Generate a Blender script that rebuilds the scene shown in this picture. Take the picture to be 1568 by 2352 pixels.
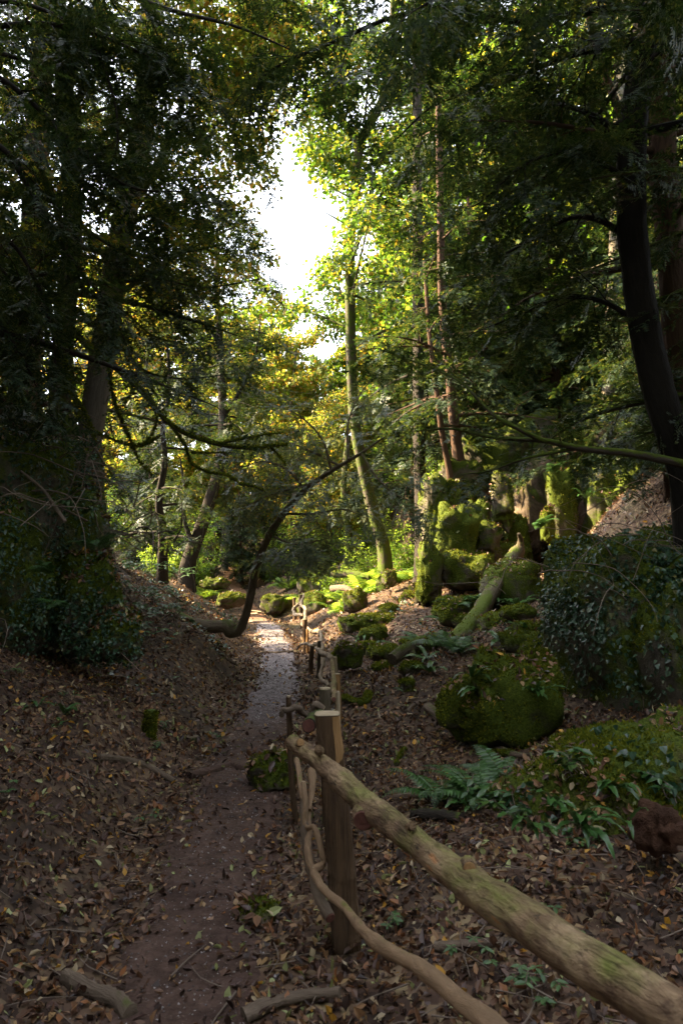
import bpy, bmesh, math, random
import numpy as np
from mathutils import Vector, Matrix, noise as mnoise

# ------------------------------------------------------------------ camera, sky, sun, exposure
sc = bpy.context.scene
for o in list(bpy.data.objects): bpy.data.objects.remove(o)
COL = sc.collection
CAMZ, PITCH = 1.6, math.radians(5.0)
cam_d = bpy.data.cameras.new('camera'); cam = bpy.data.objects.new('camera', cam_d); COL.objects.link(cam)
cam_d.sensor_fit = 'VERTICAL'; cam_d.sensor_height = 36.0; cam_d.sensor_width = 24.0; cam_d.lens = 24.0
cam_d.clip_start = 0.05; cam_d.clip_end = 4000
cam.location = (0, 0, CAMZ); cam.rotation_euler = (math.pi/2 + PITCH, 0, 0)
cam_d.dof.use_dof = True; cam_d.dof.focus_distance = 11.0; cam_d.dof.aperture_fstop = 5.6
sc.camera = cam
SUN_AZ = Vector((-0.985, 0.10)).normalized(); SUN_EL = math.radians(34)
to_sun = Vector((SUN_AZ.x*math.cos(SUN_EL), SUN_AZ.y*math.cos(SUN_EL), math.sin(SUN_EL)))
world = bpy.data.worlds.new('World'); sc.world = world; world.use_nodes = True
wn, wl = world.node_tree.nodes, world.node_tree.links
wn.clear()
sky = wn.new('ShaderNodeTexSky'); sky.sky_type = 'NISHITA'; sky.sun_disc = False
sky.sun_elevation = SUN_EL; sky.sun_rotation = math.atan2(SUN_AZ.x, SUN_AZ.y)
sky.air_density = 1.0; sky.dust_density = 2.5; sky.ozone_density = 1.0
bg = wn.new('ShaderNodeBackground'); bg.inputs['Strength'].default_value = 0.14
wo = wn.new('ShaderNodeOutputWorld')
veil = wn.new('ShaderNodeHueSaturation'); veil.inputs['Saturation'].default_value = 0.30     # thin white autumn haze over the blue
wl.new(sky.outputs[0], veil.inputs['Color']); wl.new(veil.outputs[0], bg.inputs['Color']); wl.new(bg.outputs[0], wo.inputs['Surface'])
sl = bpy.data.lights.new('sun', 'SUN'); sl.energy = 4.5; sl.angle = math.radians(0.53); sl.color = (1.0, 0.77, 0.44)
so = bpy.data.objects.new('sun', sl); COL.objects.link(so)
so.rotation_euler = to_sun.to_track_quat('Z', 'Y').to_euler(); so.location = to_sun*60
vs = sc.view_settings
vs.view_transform = 'Standard'; vs.look = 'None'; vs.gamma = 1.0; vs.use_curve_mapping = False
vs.exposure = 3.15
cy = sc.cycles
cy.max_bounces = 7; cy.diffuse_bounces = 4; cy.glossy_bounces = 2; cy.transmission_bounces = 4; cy.transparent_max_bounces = 4
cy.caustics_reflective = False; cy.caustics_refractive = False; cy.sample_clamp_indirect = 6.0

# ------------------------------------------------------------------ helpers
FW = np.array([0, math.cos(PITCH), math.sin(PITCH)]); UP = np.array([0, -math.sin(PITCH), math.cos(PITCH)]); RT = np.array([1.0, 0, 0])
CAM = np.array([0, 0, CAMZ])
def P(x, y, d):                       # a point seen at x, y (photo 1568 wide) at d metres along the view axis
    return CAM + d*(FW + (x-784)/1568*RT - (y-1176)/1568*UP)
def nrm(a): return a/np.maximum(np.linalg.norm(a, axis=-1, keepdims=True), 1e-9)
def sstep(a, b, x):
    t = np.clip((x-a)/(b-a), 0, 1); return t*t*(3-2*t)

def thing(name, label, cat, loc=(0, 0, 0), group=None):
    o = bpy.data.objects.new(name, None); COL.objects.link(o); o.location = Vector(loc)
    o.empty_display_size = 0.1
    tag(o, label, cat, group); return o
def tag(o, label=None, cat=None, group=None, kind=None):
    if label: o['label'] = label
    if cat: o['category'] = cat
    if group: o['group'] = group
    if kind: o['kind'] = kind
    return o
def mesh_np(name, v, faces, mat, smooth=True, attr=None, mats=None, mat_idx=None):
    v = np.asarray(v, dtype=np.float32); faces = [np.asarray(f, dtype=np.int32) for f in faces if len(f)]
    me = bpy.data.meshes.new(name)
    me.vertices.add(len(v)); me.vertices.foreach_set('co', v.ravel())
    nl = sum(f.size for f in faces); npoly = sum(len(f) for f in faces)
    me.loops.add(nl); me.loops.foreach_set('vertex_index', np.concatenate([f.ravel() for f in faces]))
    me.polygons.add(npoly)
    tot = np.concatenate([np.full(len(f), f.shape[1], dtype=np.int32) for f in faces])
    st = np.concatenate([[0], np.cumsum(tot)[:-1]]).astype(np.int32)
    me.polygons.foreach_set('loop_start', st); me.polygons.foreach_set('loop_total', tot)
    me.polygons.foreach_set('use_smooth', np.full(npoly, smooth, dtype=bool))
    if attr is not None:
        a = me.attributes.new('tv', 'FLOAT_VECTOR', 'POINT'); a.data.foreach_set('vector', np.asarray(attr, dtype=np.float32).ravel())
    for m in (mats or [mat]): me.materials.append(m)
    if mat_idx is not None: me.polygons.foreach_set('material_index', np.asarray(mat_idx, dtype=np.int32))
    me.update(calc_edges=True); return me
def link(name, me, parent=None, loc=None):
    o = bpy.data.objects.new(name, me); COL.objects.link(o)
    if parent is not None: o.parent = parent
    if loc is not None: o.location = Vector(loc)
    return o
def wloc(o):
    p = Vector((0, 0, 0))
    while o is not None: p += o.location; o = o.parent
    return np.array(p)
def part(name, v, faces, mat, parent=None, smooth=True, attr=None):   # v in world coordinates
    v = np.asarray(v)
    if parent is not None: v = v - wloc(parent)
    return link(name, mesh_np(name, v, faces, mat, smooth, attr), parent)
def solo(name, v, faces, mat, label, cat, group=None, smooth=True, attr=None):   # a thing of one mesh, origin at its base
    v = np.asarray(v); b = np.array([v[:, 0].mean(), v[:, 1].mean(), v[:, 2].min()])
    o = link(name, mesh_np(name, v-b, faces, mat, smooth, attr), None, b)
    return tag(o, label, cat, group)
def copy_tree(o, parent=None):
    c = o.copy(); COL.objects.link(c); c.parent = parent
    for ch in o.children: copy_tree(ch, c)
    return c

def spline(pts, n):                    # Catmull-Rom through pts, n samples
    p = np.asarray(pts, float)
    if len(p) == 2: return p[0] + (p[1]-p[0])*np.linspace(0, 1, n)[:, None]
    q = np.vstack([2*p[0]-p[1], p, 2*p[-1]-p[-2]])
    t = np.linspace(0, len(p)-1-1e-6, n); i = t.astype(int); f = (t-i)[:, None]
    a, b, c, d = q[i], q[i+1], q[i+2], q[i+3]
    return 0.5*(2*b + (c-a)*f + (2*a-5*b+4*c-d)*f**2 + (3*b-a-3*c+d)*f**3)
class Geo:
    def __init__(s): s.v, s.q, s.t, s.a, s.n = [], [], [], [], 0
    def add(s, v, q=None, t=None, a=None):
        v = np.asarray(v, float)
        s.v.append(v); s.a.append(np.asarray(a, float) if a is not None else v)
        if q is not None and len(q): s.q.append(np.asarray(q)+s.n)
        if t is not None and len(t): s.t.append(np.asarray(t)+s.n)
        s.n += len(v)
    def tube(s, pts, rad, k=6, cap=True, rough=0.0, rng=None, lobes=0, flat=1.0):
        p = np.asarray(pts, float); n = len(p); rad = np.broadcast_to(np.asarray(rad, float), (n,)).copy()
        tg = nrm(np.gradient(p, axis=0)); ref = np.array([0.31, 0.12, 1.0]) if abs(tg[:, 2]).mean() < 0.8 else np.array([1.0, 0.2, 0.1])
        u = nrm(np.cross(tg, ref)); w = np.cross(tg, u)
        an = np.arange(k)*2*math.pi/k
        r = rad[:, None]*np.ones((1, k))
        if lobes and rng is not None: r = r*(1+0.14*np.sin(lobes*an[None, :]+rng.uniform(0, 6)+np.linspace(0, 1.5, n)[:, None]))
        if rough and rng is not None: r = r*(1+rough*rng.uniform(-1, 1, (n, k)))
        c, sn = np.cos(an)[None, :, None], np.sin(an)[None, :, None]
        v = p[:, None, :] + r[:, :, None]*(u[:, None, :]*c + flat*w[:, None, :]*sn)
        L = np.concatenate([[0], np.cumsum(np.linalg.norm(np.diff(p, axis=0), axis=1))])
        at = np.stack([r*np.cos(an), r*np.sin(an), np.repeat(L[:, None], k, 1)], -1)
        i = np.arange(n-1)[:, None]*k; j = np.arange(k)[None, :]; j2 = (j+1) % k
        q = np.stack([i+j, i+j2, i+k+j2, i+k+j], -1).reshape(-1, 4)
        vv, aa, tt = v.reshape(-1, 3), at.reshape(-1, 3), None
        if cap:
            m = n*k; vv = np.vstack([vv, v[0], v[-1], p[0], p[-1]]); aa = np.vstack([aa, at[0], at[-1], [0, 0, -0.02], [0, 0, L[-1]+0.02]])
            jj = np.arange(k); a2 = (jj+1) % k; c0 = m+2*k
            tt = np.vstack([np.stack([np.full(k, c0), m+a2, m+jj], -1), np.stack([np.full(k, c0+1), m+k+jj, m+k+a2], -1)])
        s.add(vv, q, tt, aa)
    def faces(s): return [np.concatenate(x) for x in (s.q, s.t) if x]
    def V(s): return np.concatenate(s.v)
    def A(s): return np.concatenate(s.a)
    def part(s, name, mat, parent=None, smooth=True): return part(name, s.V(), s.faces(), mat, parent, smooth, s.A())
    def solo(s, name, mat, label, cat, group=None, smooth=True): return solo(name, s.V(), s.faces(), mat, label, cat, group, smooth, s.A())

def basis(fwd, up):
    f = nrm(fwd); s = nrm(np.cross(up, f)); u = np.cross(f, s); return f, s, u
LEAF_OVAL = (0.3, 0.30, 0.68, 0.26); LEAF_IVY = (0.10, 0.46, 0.48, 0.34); LEAF_LONG = (0.3, 0.16, 0.7, 0.14)
def leaves(pos, fwd, up, L, shape=LEAF_OVAL, fold=0.18, curl=0.0):
    f, s, u = basis(fwd, up); L = np.broadcast_to(np.asarray(L, float), (len(pos),))[:, None]
    a, wa, b, wb = shape
    C = [(0, 0, 0), (a, -wa, fold*wa), (b, -wb, fold*wb), (1, 0, 0), (b, wb, fold*wb), (a, wa, fold*wa)]
    v = np.stack([pos + L*(x*f + y*s + (z - curl*x*x)*u) for x, y, z in C], 1)
    i = np.arange(len(pos))[:, None]*6
    q = np.concatenate([i+np.array([[0, 1, 2, 3]]), i+np.array([[0, 3, 4, 5]])])
    return v.reshape(-1, 3), q
def stamp(st, pos, fwd, up, scale):
    sv, sf = st; f, s, u = basis(fwd, up); sca = np.broadcast_to(np.asarray(scale, float), (len(pos),))[:, None, None]
    v = pos[:, None, :] + sca*(sv[None, :, 0:1]*f[:, None, :] + sv[None, :, 1:2]*s[:, None, :] + sv[None, :, 2:3]*u[:, None, :])
    fa = sf[None] + (np.arange(len(pos))*len(sv))[:, None, None]
    return v.reshape(-1, 3), fa.reshape(-1, sf.shape[1])
def surf_sample(v, faces, n, rng, filt=None):
    t = []
    for f in faces:
        if f.shape[1] == 4: t += [f[:, [0, 1, 2]], f[:, [0, 2, 3]]]
        else: t.append(f)
    t = np.concatenate(t); a, b, c = v[t[:, 0]], v[t[:, 1]], v[t[:, 2]]
    cr = np.cross(b-a, c-a); ar = np.linalg.norm(cr, axis=1); nr = cr/np.maximum(ar[:, None], 1e-12)
    w = ar.copy()
    if filt is not None: w = w*filt((a+b+c)/3, nr)
    if w.sum() <= 0: return np.zeros((0, 3)), np.zeros((0, 3))
    k = rng.choice(len(t), n, p=w/w.sum()); r1, r2 = np.sqrt(rng.random(n)), rng.random(n)
    return ((1-r1)[:, None]*a[k] + (r1*(1-r2))[:, None]*b[k] + (r1*r2)[:, None]*c[k]), nr[k]
def rand_dirs(n, rng):
    return nrm(rng.normal(size=(n, 3)))

# ------------------------------------------------------------------ materials
def new_mat(name):
    m = bpy.data.materials.new(name); m.use_nodes = True; nt = m.node_tree; nt.nodes.clear()
    out = nt.nodes.new('ShaderNodeOutputMaterial'); return m, nt, out
def ramp(nt, fac, stops, interp='LINEAR'):
    r = nt.nodes.new('ShaderNodeValToRGB'); r.color_ramp.interpolation = interp
    e = r.color_ramp.elements
    while len(e) > 1: e.remove(e[-1])
    e[0].position = stops[0][0]; e[0].color = (*stops[0][1], 1)
    for p, c in stops[1:]:
        x = e.new(p); x.color = (*c, 1)
    nt.links.new(fac, r.inputs['Fac']); return r.outputs['Color']
def tex_noise(nt, vec, scale, detail=4, rough=0.6, dist=0.0):
    n = nt.nodes.new('ShaderNodeTexNoise'); n.inputs['Scale'].default_value = scale; n.inputs['Detail'].default_value = detail
    n.inputs['Roughness'].default_value = rough; n.inputs['Distortion'].default_value = dist
    if vec is not None: nt.links.new(vec, n.inputs['Vector'])
    return n.outputs['Fac']
def mix(nt, fac, a, b):
    m = nt.nodes.new('ShaderNodeMix'); m.data_type = 'RGBA'
    for s, val in ((m.inputs[0], fac), (m.inputs[6], a), (m.inputs[7], b)):
        if isinstance(val, (int, float)): s.default_value = val
        elif isinstance(val, tuple): s.default_value = (*val, 1)
        else: nt.links.new(val, s)
    return m.outputs[2]
def mth(nt, op, a, b=0.0, clamp=False):
    m = nt.nodes.new('ShaderNodeMath'); m.operation = op; m.use_clamp = clamp
    for s, val in zip(m.inputs, (a, b)):
        if isinstance(val, (int, float)): s.default_value = val
        else: nt.links.new(val, s)
    return m.outputs[0]
def maprange(nt, val, a, b, c=0.0, d=1.0):
    m = nt.nodes.new('ShaderNodeMapRange'); nt.links.new(val, m.inputs['Value'])
    for i, x in zip((1, 2, 3, 4), (a, b, c, d)): m.inputs[i].default_value = x
    return m.outputs[0]
def scale_vec(nt, vec, s):
    m = nt.nodes.new('ShaderNodeMapping'); m.inputs['Scale'].default_value = s; nt.links.new(vec, m.inputs['Vector']); return m.outputs[0]
def principled(nt, out, col, rough=0.8, spec=0.2, height=None, bump=0.3, dist=0.02):
    b = nt.nodes.new('ShaderNodeBsdfPrincipled')
    if isinstance(col, tuple): b.inputs['Base Color'].default_value = (*col, 1)
    else: nt.links.new(col, b.inputs['Base Color'])
    if isinstance(rough, (int, float)): b.inputs['Roughness'].default_value = rough
    else: nt.links.new(rough, b.inputs['Roughness'])
    b.inputs['Specular IOR Level'].default_value = spec
    if height is not None:
        bp = nt.nodes.new('ShaderNodeBump'); bp.inputs['Strength'].default_value = bump; bp.inputs['Distance'].default_value = dist
        nt.links.new(height, bp.inputs['Height']); nt.links.new(bp.outputs[0], b.inputs['Normal'])
    nt.links.new(b.outputs[0], out.inputs['Surface']); return b
def leaf_mat(name, stops, trans_stops=None, tfac=0.4, rough=0.5, spec=0.25, interp='LINEAR', per_obj=False):
    m, nt, out = new_mat(name)
    g = nt.nodes.new('ShaderNodeNewGeometry'); rnd = g.outputs['Random Per Island']
    if per_obj:
        oi = nt.nodes.new('ShaderNodeObjectInfo'); rnd = oi.outputs['Random']
    c = ramp(nt, rnd, stops, interp)
    b = principled(nt, out, c, rough, spec)
    if tfac > 0:
        tr = nt.nodes.new('ShaderNodeBsdfTranslucent'); ct = ramp(nt, rnd, trans_stops or stops, interp); nt.links.new(ct, tr.inputs['Color'])
        mx = nt.nodes.new('ShaderNodeMixShader'); mx.inputs[0].default_value = tfac
        nt.links.new(b.outputs[0], mx.inputs[1]); nt.links.new(tr.outputs[0], mx.inputs[2]); nt.links.new(mx.outputs[0], out.inputs['Surface'])
    return m
def bark_mat(name, dark, light, moss=0.0, mosscol=(0.075, 0.105, 0.012), stretch=0.22, scale=26, bump=0.6, rough=0.85, patch=3.0):
    m, nt, out = new_mat(name)
    a = nt.nodes.new('ShaderNodeAttribute'); a.attribute_name = 'tv'; v = a.outputs['Vector']
    n1 = tex_noise(nt, scale_vec(nt, v, (scale, scale, scale*stretch)), 1.0, 6, 0.65, 0.6)
    n2 = tex_noise(nt, v, 2.2, 3)
    c = ramp(nt, n1, [(0.30, dark), (0.52, tuple((x+y)/2 for x, y in zip(dark, light))), (0.72, light)])
    c = mix(nt, maprange(nt, n2, 0.35, 0.7), c, tuple(0.55*x for x in light))
    if moss > 0:
        tc = nt.nodes.new('ShaderNodeTexCoord'); g = nt.nodes.new('ShaderNodeNewGeometry')
        sx = nt.nodes.new('ShaderNodeSeparateXYZ'); nt.links.new(g.outputs['Normal'], sx.inputs[0])
        n3 = tex_noise(nt, tc.outputs['Object'], patch, 5, 0.7)
        f = mth(nt, 'ADD', n3, mth(nt, 'MULTIPLY', sx.outputs['Z'], 0.22))
        f = maprange(nt, f, 0.78-0.5*moss, 0.90-0.5*moss)
        mc = mix(nt, tex_noise(nt, tc.outputs['Object'], 40, 2), tuple(0.45*x for x in mosscol), mosscol)
        c = mix(nt, f, c, mc)
    principled(nt, out, c, rough, 0.15, n1, bump, 0.03); return m
def rock_mat(name, moss=0.6, c0=(0.045, 0.038, 0.030), c1=(0.15, 0.13, 0.10)):
    m, nt, out = new_mat(name)
    tc = nt.nodes.new('ShaderNodeTexCoord'); v = tc.outputs['Object']; g = nt.nodes.new('ShaderNodeNewGeometry')
    n1 = tex_noise(nt, v, 5.0, 8, 0.65); n2 = tex_noise(nt, v, 1.4, 5, 0.6, 0.8); n4 = tex_noise(nt, v, 55, 3, 0.7)
    c = ramp(nt, n1, [(0.3, c0), (0.7, c1)])
    c = mix(nt, maprange(nt, n2, 0.5, 0.62), c, tuple(x*0.5 for x in c0))
    sx = nt.nodes.new('ShaderNodeSeparateXYZ'); nt.links.new(g.outputs['Normal'], sx.inputs[0])
    f = mth(nt, 'ADD', mth(nt, 'ADD', n2, mth(nt, 'MULTIPLY', n1, 0.35)), mth(nt, 'MULTIPLY', sx.outputs['Z'], 0.22))
    f = maprange(nt, f, 1.02-0.62*moss, 1.14-0.62*moss)
    mc = ramp(nt, n4, [(0.3, (0.018, 0.030, 0.004)), (0.55, (0.065, 0.088, 0.010)), (0.8, (0.125, 0.135, 0.018))])
    c = mix(nt, f, c, mc)
    principled(nt, out, c, 0.9, 0.12, mth(nt, 'ADD', n1, mth(nt, 'MULTIPLY', n4, 0.35)), 0.8, 0.05); return m

M = {}
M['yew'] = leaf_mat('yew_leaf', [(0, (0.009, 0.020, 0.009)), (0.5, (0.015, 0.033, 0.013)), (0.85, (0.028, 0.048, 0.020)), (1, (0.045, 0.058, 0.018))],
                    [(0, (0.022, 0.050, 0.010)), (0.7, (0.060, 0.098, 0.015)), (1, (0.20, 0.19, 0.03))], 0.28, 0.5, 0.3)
M['yew_pale'] = leaf_mat('yew_pale_leaf', [(0, (0.045, 0.068, 0.042)), (0.6, (0.080, 0.105, 0.064)), (1, (0.12, 0.135, 0.065))],
                    [(0, (0.08, 0.12, 0.04)), (0.7, (0.17, 0.20, 0.05)), (1, (0.40, 0.33, 0.06))], 0.33, 0.5, 0.3)
M['broad'] = leaf_mat('broad_leaf', [(0, (0.020, 0.048, 0.009)), (0.6, (0.038, 0.078, 0.013)), (0.9, (0.085, 0.11, 0.015)), (1, (0.20, 0.13, 0.02))],
                      [(0, (0.075, 0.17, 0.012)), (0.6, (0.15, 0.25, 0.02)), (0.9, (0.38, 0.38, 0.03)), (1, (0.65, 0.40, 0.04))], 0.45, 0.45, 0.35)
M['autumn'] = leaf_mat('autumn_leaf', [(0, (0.045, 0.085, 0.012)), (0.45, (0.085, 0.115, 0.016)), (0.75, (0.16, 0.145, 0.02)), (0.92, (0.26, 0.165, 0.022)), (1, (0.26, 0.11, 0.02))],
                       [(0, (0.16, 0.27, 0.02)), (0.45, (0.30, 0.36, 0.03)), (0.75, (0.48, 0.40, 0.045)), (0.92, (0.66, 0.42, 0.05)), (1, (0.65, 0.28, 0.04))], 0.48, 0.5, 0.25)
M['bright'] = leaf_mat('bright_leaf', [(0, (0.05, 0.12, 0.015)), (0.7, (0.10, 0.19, 0.025)), (1, (0.18, 0.23, 0.03))],
                       [(0, (0.25, 0.45, 0.04)), (1, (0.5, 0.6, 0.06))], 0.45, 0.45, 0.3)
M['fern'] = leaf_mat('fern_leaf', [(0, (0.028, 0.075, 0.016)), (0.6, (0.046, 0.112, 0.024)), (1, (0.07, 0.15, 0.04))], None, 0.25, 0.35, 0.5)
M['tongue'] = leaf_mat('tongue_leaf', [(0, (0.022, 0.068, 0.014)), (0.6, (0.040, 0.100, 0.022)), (0.9, (0.08, 0.13, 0.028)), (1, (0.16, 0.12, 0.03))], None, 0.15, 0.28, 0.5)
M['ivy'] = leaf_mat('ivy_leaf', [(0, (0.012, 0.040, 0.018)), (0.6, (0.025, 0.070, 0.032)), (0.93, (0.05, 0.095, 0.04)), (1, (0.16, 0.13, 0.03))], None, 0.15, 0.32, 0.5)
M['herb'] = leaf_mat('herb_leaf', [(0, (0.045, 0.095, 0.030)), (1, (0.085, 0.150, 0.050))], None, 0.25, 0.4, 0.4)
M['moss'] = leaf_mat('moss_tuft', [(0, (0.030, 0.050, 0.004)), (0.6, (0.092, 0.105, 0.009)), (1, (0.19, 0.18, 0.020))], [(0, (0.10, 0.14, 0.01)), (1, (0.35, 0.36, 0.03))], 0.3, 0.8, 0.1)
M['litter'] = leaf_mat('fallen_leaf', [(0, (0.028, 0.014, 0.010)), (0.15, (0.062, 0.029, 0.018)), (0.32, (0.112, 0.054, 0.030)), (0.48, (0.170, 0.086, 0.045)),
                       (0.60, (0.085, 0.048, 0.040)), (0.68, (0.24, 0.128, 0.060)), (0.78, (0.31, 0.195, 0.088)), (0.84, (0.23, 0.092, 0.034)), (0.885, (0.17, 0.175, 0.060)), (0.915, (0.42, 0.33, 0.21)), (0.945, (0.46, 0.24, 0.03)), (0.965, (0.28, 0.30, 0.12))],
                       None, 0.12, 0.42, 0.4, 'CONSTANT')
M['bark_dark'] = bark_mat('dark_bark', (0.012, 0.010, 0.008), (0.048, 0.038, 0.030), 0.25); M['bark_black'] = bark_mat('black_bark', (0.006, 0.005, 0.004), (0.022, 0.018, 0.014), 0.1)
M['bark_red'] = bark_mat('yew_bark', (0.026, 0.015, 0.011), (0.12, 0.070, 0.045), 0.12)
M['bark_grey'] = bark_mat('grey_bark', (0.055, 0.048, 0.038), (0.20, 0.17, 0.13), 0.22)
M['bark_mid'] = bark_mat('brown_bark', (0.055, 0.040, 0.026), (0.20, 0.155, 0.10), 0.3); M['bark_moss'] = bark_mat('mossy_bark', (0.030, 0.024, 0.018), (0.10, 0.08, 0.06), 0.75)
M['log_moss'] = bark_mat('log_bark', (0.035, 0.027, 0.018), (0.15, 0.12, 0.078), 0.38)
M['wood_old'] = bark_mat('dead_wood', (0.060, 0.040, 0.030), (0.22, 0.165, 0.12), 0.1)
M['twig'] = bark_mat('dry_twig', (0.10, 0.075, 0.06), (0.26, 0.20, 0.16), 0.0); M['pale_branch'] = bark_mat('pale_branch', (0.16, 0.115, 0.08), (0.40, 0.31, 0.22), 0.0)
M['rail'] = bark_mat('rail_bark', (0.16, 0.10, 0.065), (0.40, 0.275, 0.185), 0.33, (0.24, 0.27, 0.05), 0.55, 16, 0.45, 0.7, 5.0)
def rail_mat():
    m, nt, out = new_mat('rail_bark_mottled'); a = nt.nodes.new('ShaderNodeAttribute'); a.attribute_name = 'tv'; v = a.outputs['Vector']
    n1 = tex_noise(nt, scale_vec(nt, v, (30, 30, 10)), 1.0, 6, 0.7, 0.8); n2 = tex_noise(nt, v, 7, 4, 0.65, 0.5); n3 = tex_noise(nt, v, 3.2, 4, 0.6); n4 = tex_noise(nt, scale_vec(nt, v, (60, 60, 16)), 1.0, 3, 0.6)
    c = ramp(nt, n1, [(0.28, (0.075, 0.043, 0.026)), (0.5, (0.21, 0.135, 0.078)), (0.72, (0.37, 0.26, 0.150))])
    c = mix(nt, maprange(nt, n2, 0.52, 0.64), c, (0.34, 0.24, 0.14)); c = mix(nt, maprange(nt, n2, 0.44, 0.35, 0, 0.85), c, (0.070, 0.038, 0.026))
    c = mix(nt, maprange(nt, n4, 0.66, 0.72, 0, 0.9), c, (0.035, 0.020, 0.014))
    n6 = tex_noise(nt, scale_vec(nt, v, (14, 14, 7)), 1.0, 2, 0.5); c = mix(nt, maprange(nt, n6, 0.70, 0.74), c, (0.42, 0.20, 0.085))
    ck = maprange(nt, tex_noise(nt, scale_vec(nt, v, (90, 90, 9)), 1.0, 5, 0.75, 1.5), 0.56, 0.66); c = mix(nt, mth(nt, 'MULTIPLY', ck, 0.55), c, (0.060, 0.034, 0.023))
    n7 = tex_noise(nt, scale_vec(nt, v, (22, 22, 22)), 1.0, 3, 0.6, 0.3); c = mix(nt, maprange(nt, n7, 0.67, 0.71, 0, 0.9), c, (0.040, 0.022, 0.015))
    g = nt.nodes.new('ShaderNodeNewGeometry'); sx = nt.nodes.new('ShaderNodeSeparateXYZ'); nt.links.new(g.outputs['Normal'], sx.inputs[0])
    f = mth(nt, 'ADD', n3, mth(nt, 'MULTIPLY', sx.outputs['Z'], 0.05)); f = mth(nt, 'MULTIPLY', maprange(nt, f, 0.50, 0.62), maprange(nt, n1, 0.30, 0.6))
    c = mix(nt, mth(nt, 'MULTIPLY', f, 0.8), c, (0.16, 0.185, 0.035))
    principled(nt, out, c, 0.75, 0.2, mth(nt, 'SUBTRACT', mth(nt, 'ADD', n1, mth(nt, 'MULTIPLY', n4, 0.6)), mth(nt, 'MULTIPLY', ck, 0.6)), 0.9, 0.025); return m
M['rail'] = rail_mat()
M['branch_rail'] = bark_mat('branch_rail_bark', (0.12, 0.075, 0.045), (0.38, 0.25, 0.15), 0.12, (0.15, 0.17, 0.03), 0.35, 30, 0.5, 0.7)
M['post'] = bark_mat('post_wood', (0.020, 0.013, 0.009), (0.165, 0.102, 0.058), 0.0, stretch=0.06, scale=38, bump=0.9, rough=0.75)
M['cut'] = bark_mat('fresh_cut', (0.16, 0.080, 0.030), (0.46, 0.27, 0.12), 0.0, stretch=0.1, scale=30, bump=0.3, rough=0.7)
M['pale_cut'] = bark_mat('pale_timber', (0.22, 0.16, 0.10), (0.50, 0.40, 0.27), 0.0, stretch=0.06, scale=30, bump=0.3, rough=0.7)
M['red_cut'] = bark_mat('red_heartwood', (0.075, 0.030, 0.024), (0.20, 0.085, 0.065), 0.0, stretch=1.0, scale=30, bump=0.3, rough=0.7)
M['rock_most'] = rock_mat('mostly_mossy_rock', 0.84, (0.02, 0.017, 0.013), (0.07, 0.06, 0.045)); M['rock_soil'] = rock_mat('mossy_soil', 0.55, (0.030, 0.020, 0.014), (0.085, 0.055, 0.035)); M['rock_red'] = rock_mat('red_earth_stone', 0.1, (0.030, 0.015, 0.010), (0.085, 0.042, 0.026)); M['rock'] = rock_mat('mossy_rock', 0.72); M['rock_bare'] = rock_mat('limestone_rock', 0.42, (0.045, 0.032, 0.024), (0.19, 0.145, 0.105)); M['rock_full'] = rock_mat('full_moss_rock', 0.95)

def ground_mat():
    m, nt, out = new_mat('leaf_litter_soil')
    tc = nt.nodes.new('ShaderNodeTexCoord'); v = tc.outputs['Object']
    vo = nt.nodes.new('ShaderNodeTexVoronoi'); vo.inputs['Scale'].default_value = 24; vo.inputs['Randomness'].default_value = 1
    dv = nt.nodes.new('ShaderNodeVectorMath'); dv.operation = 'ADD'; nz = nt.nodes.new('ShaderNodeTexNoise'); nz.inputs['Scale'].default_value = 30
    nt.links.new(v, nz.inputs['Vector']); sc_ = nt.nodes.new('ShaderNodeVectorMath'); sc_.operation = 'SCALE'; sc_.inputs['Scale'].default_value = 0.05
    nt.links.new(nz.outputs['Color'], sc_.inputs[0]); nt.links.new(v, dv.inputs[0]); nt.links.new(sc_.outputs[0], dv.inputs[1]); nt.links.new(dv.outputs[0], vo.inputs['Vector'])
    sp = nt.nodes.new('ShaderNodeSeparateColor'); nt.links.new(vo.outputs['Color'], sp.inputs[0])
    c = ramp(nt, sp.outputs[0], [(0, (0.030, 0.018, 0.013)), (0.35, (0.070, 0.040, 0.028)), (0.65, (0.12, 0.072, 0.046)), (0.9, (0.17, 0.115, 0.07)), (1, (0.24, 0.18, 0.10))])
    n = tex_noise(nt, v, 0.8, 5); c = mix(nt, maprange(nt, n, 0.42, 0.66), c, (0.030, 0.020, 0.015))
    g2 = tex_noise(nt, v, 0.33, 4); c = mix(nt, maprange(nt, g2, 0.60, 0.74, 0, 0.6), c, (0.035, 0.055, 0.012))
    principled(nt, out, c, 0.85, 0.2, sp.outputs[1], 0.7, 0.03); return m
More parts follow.
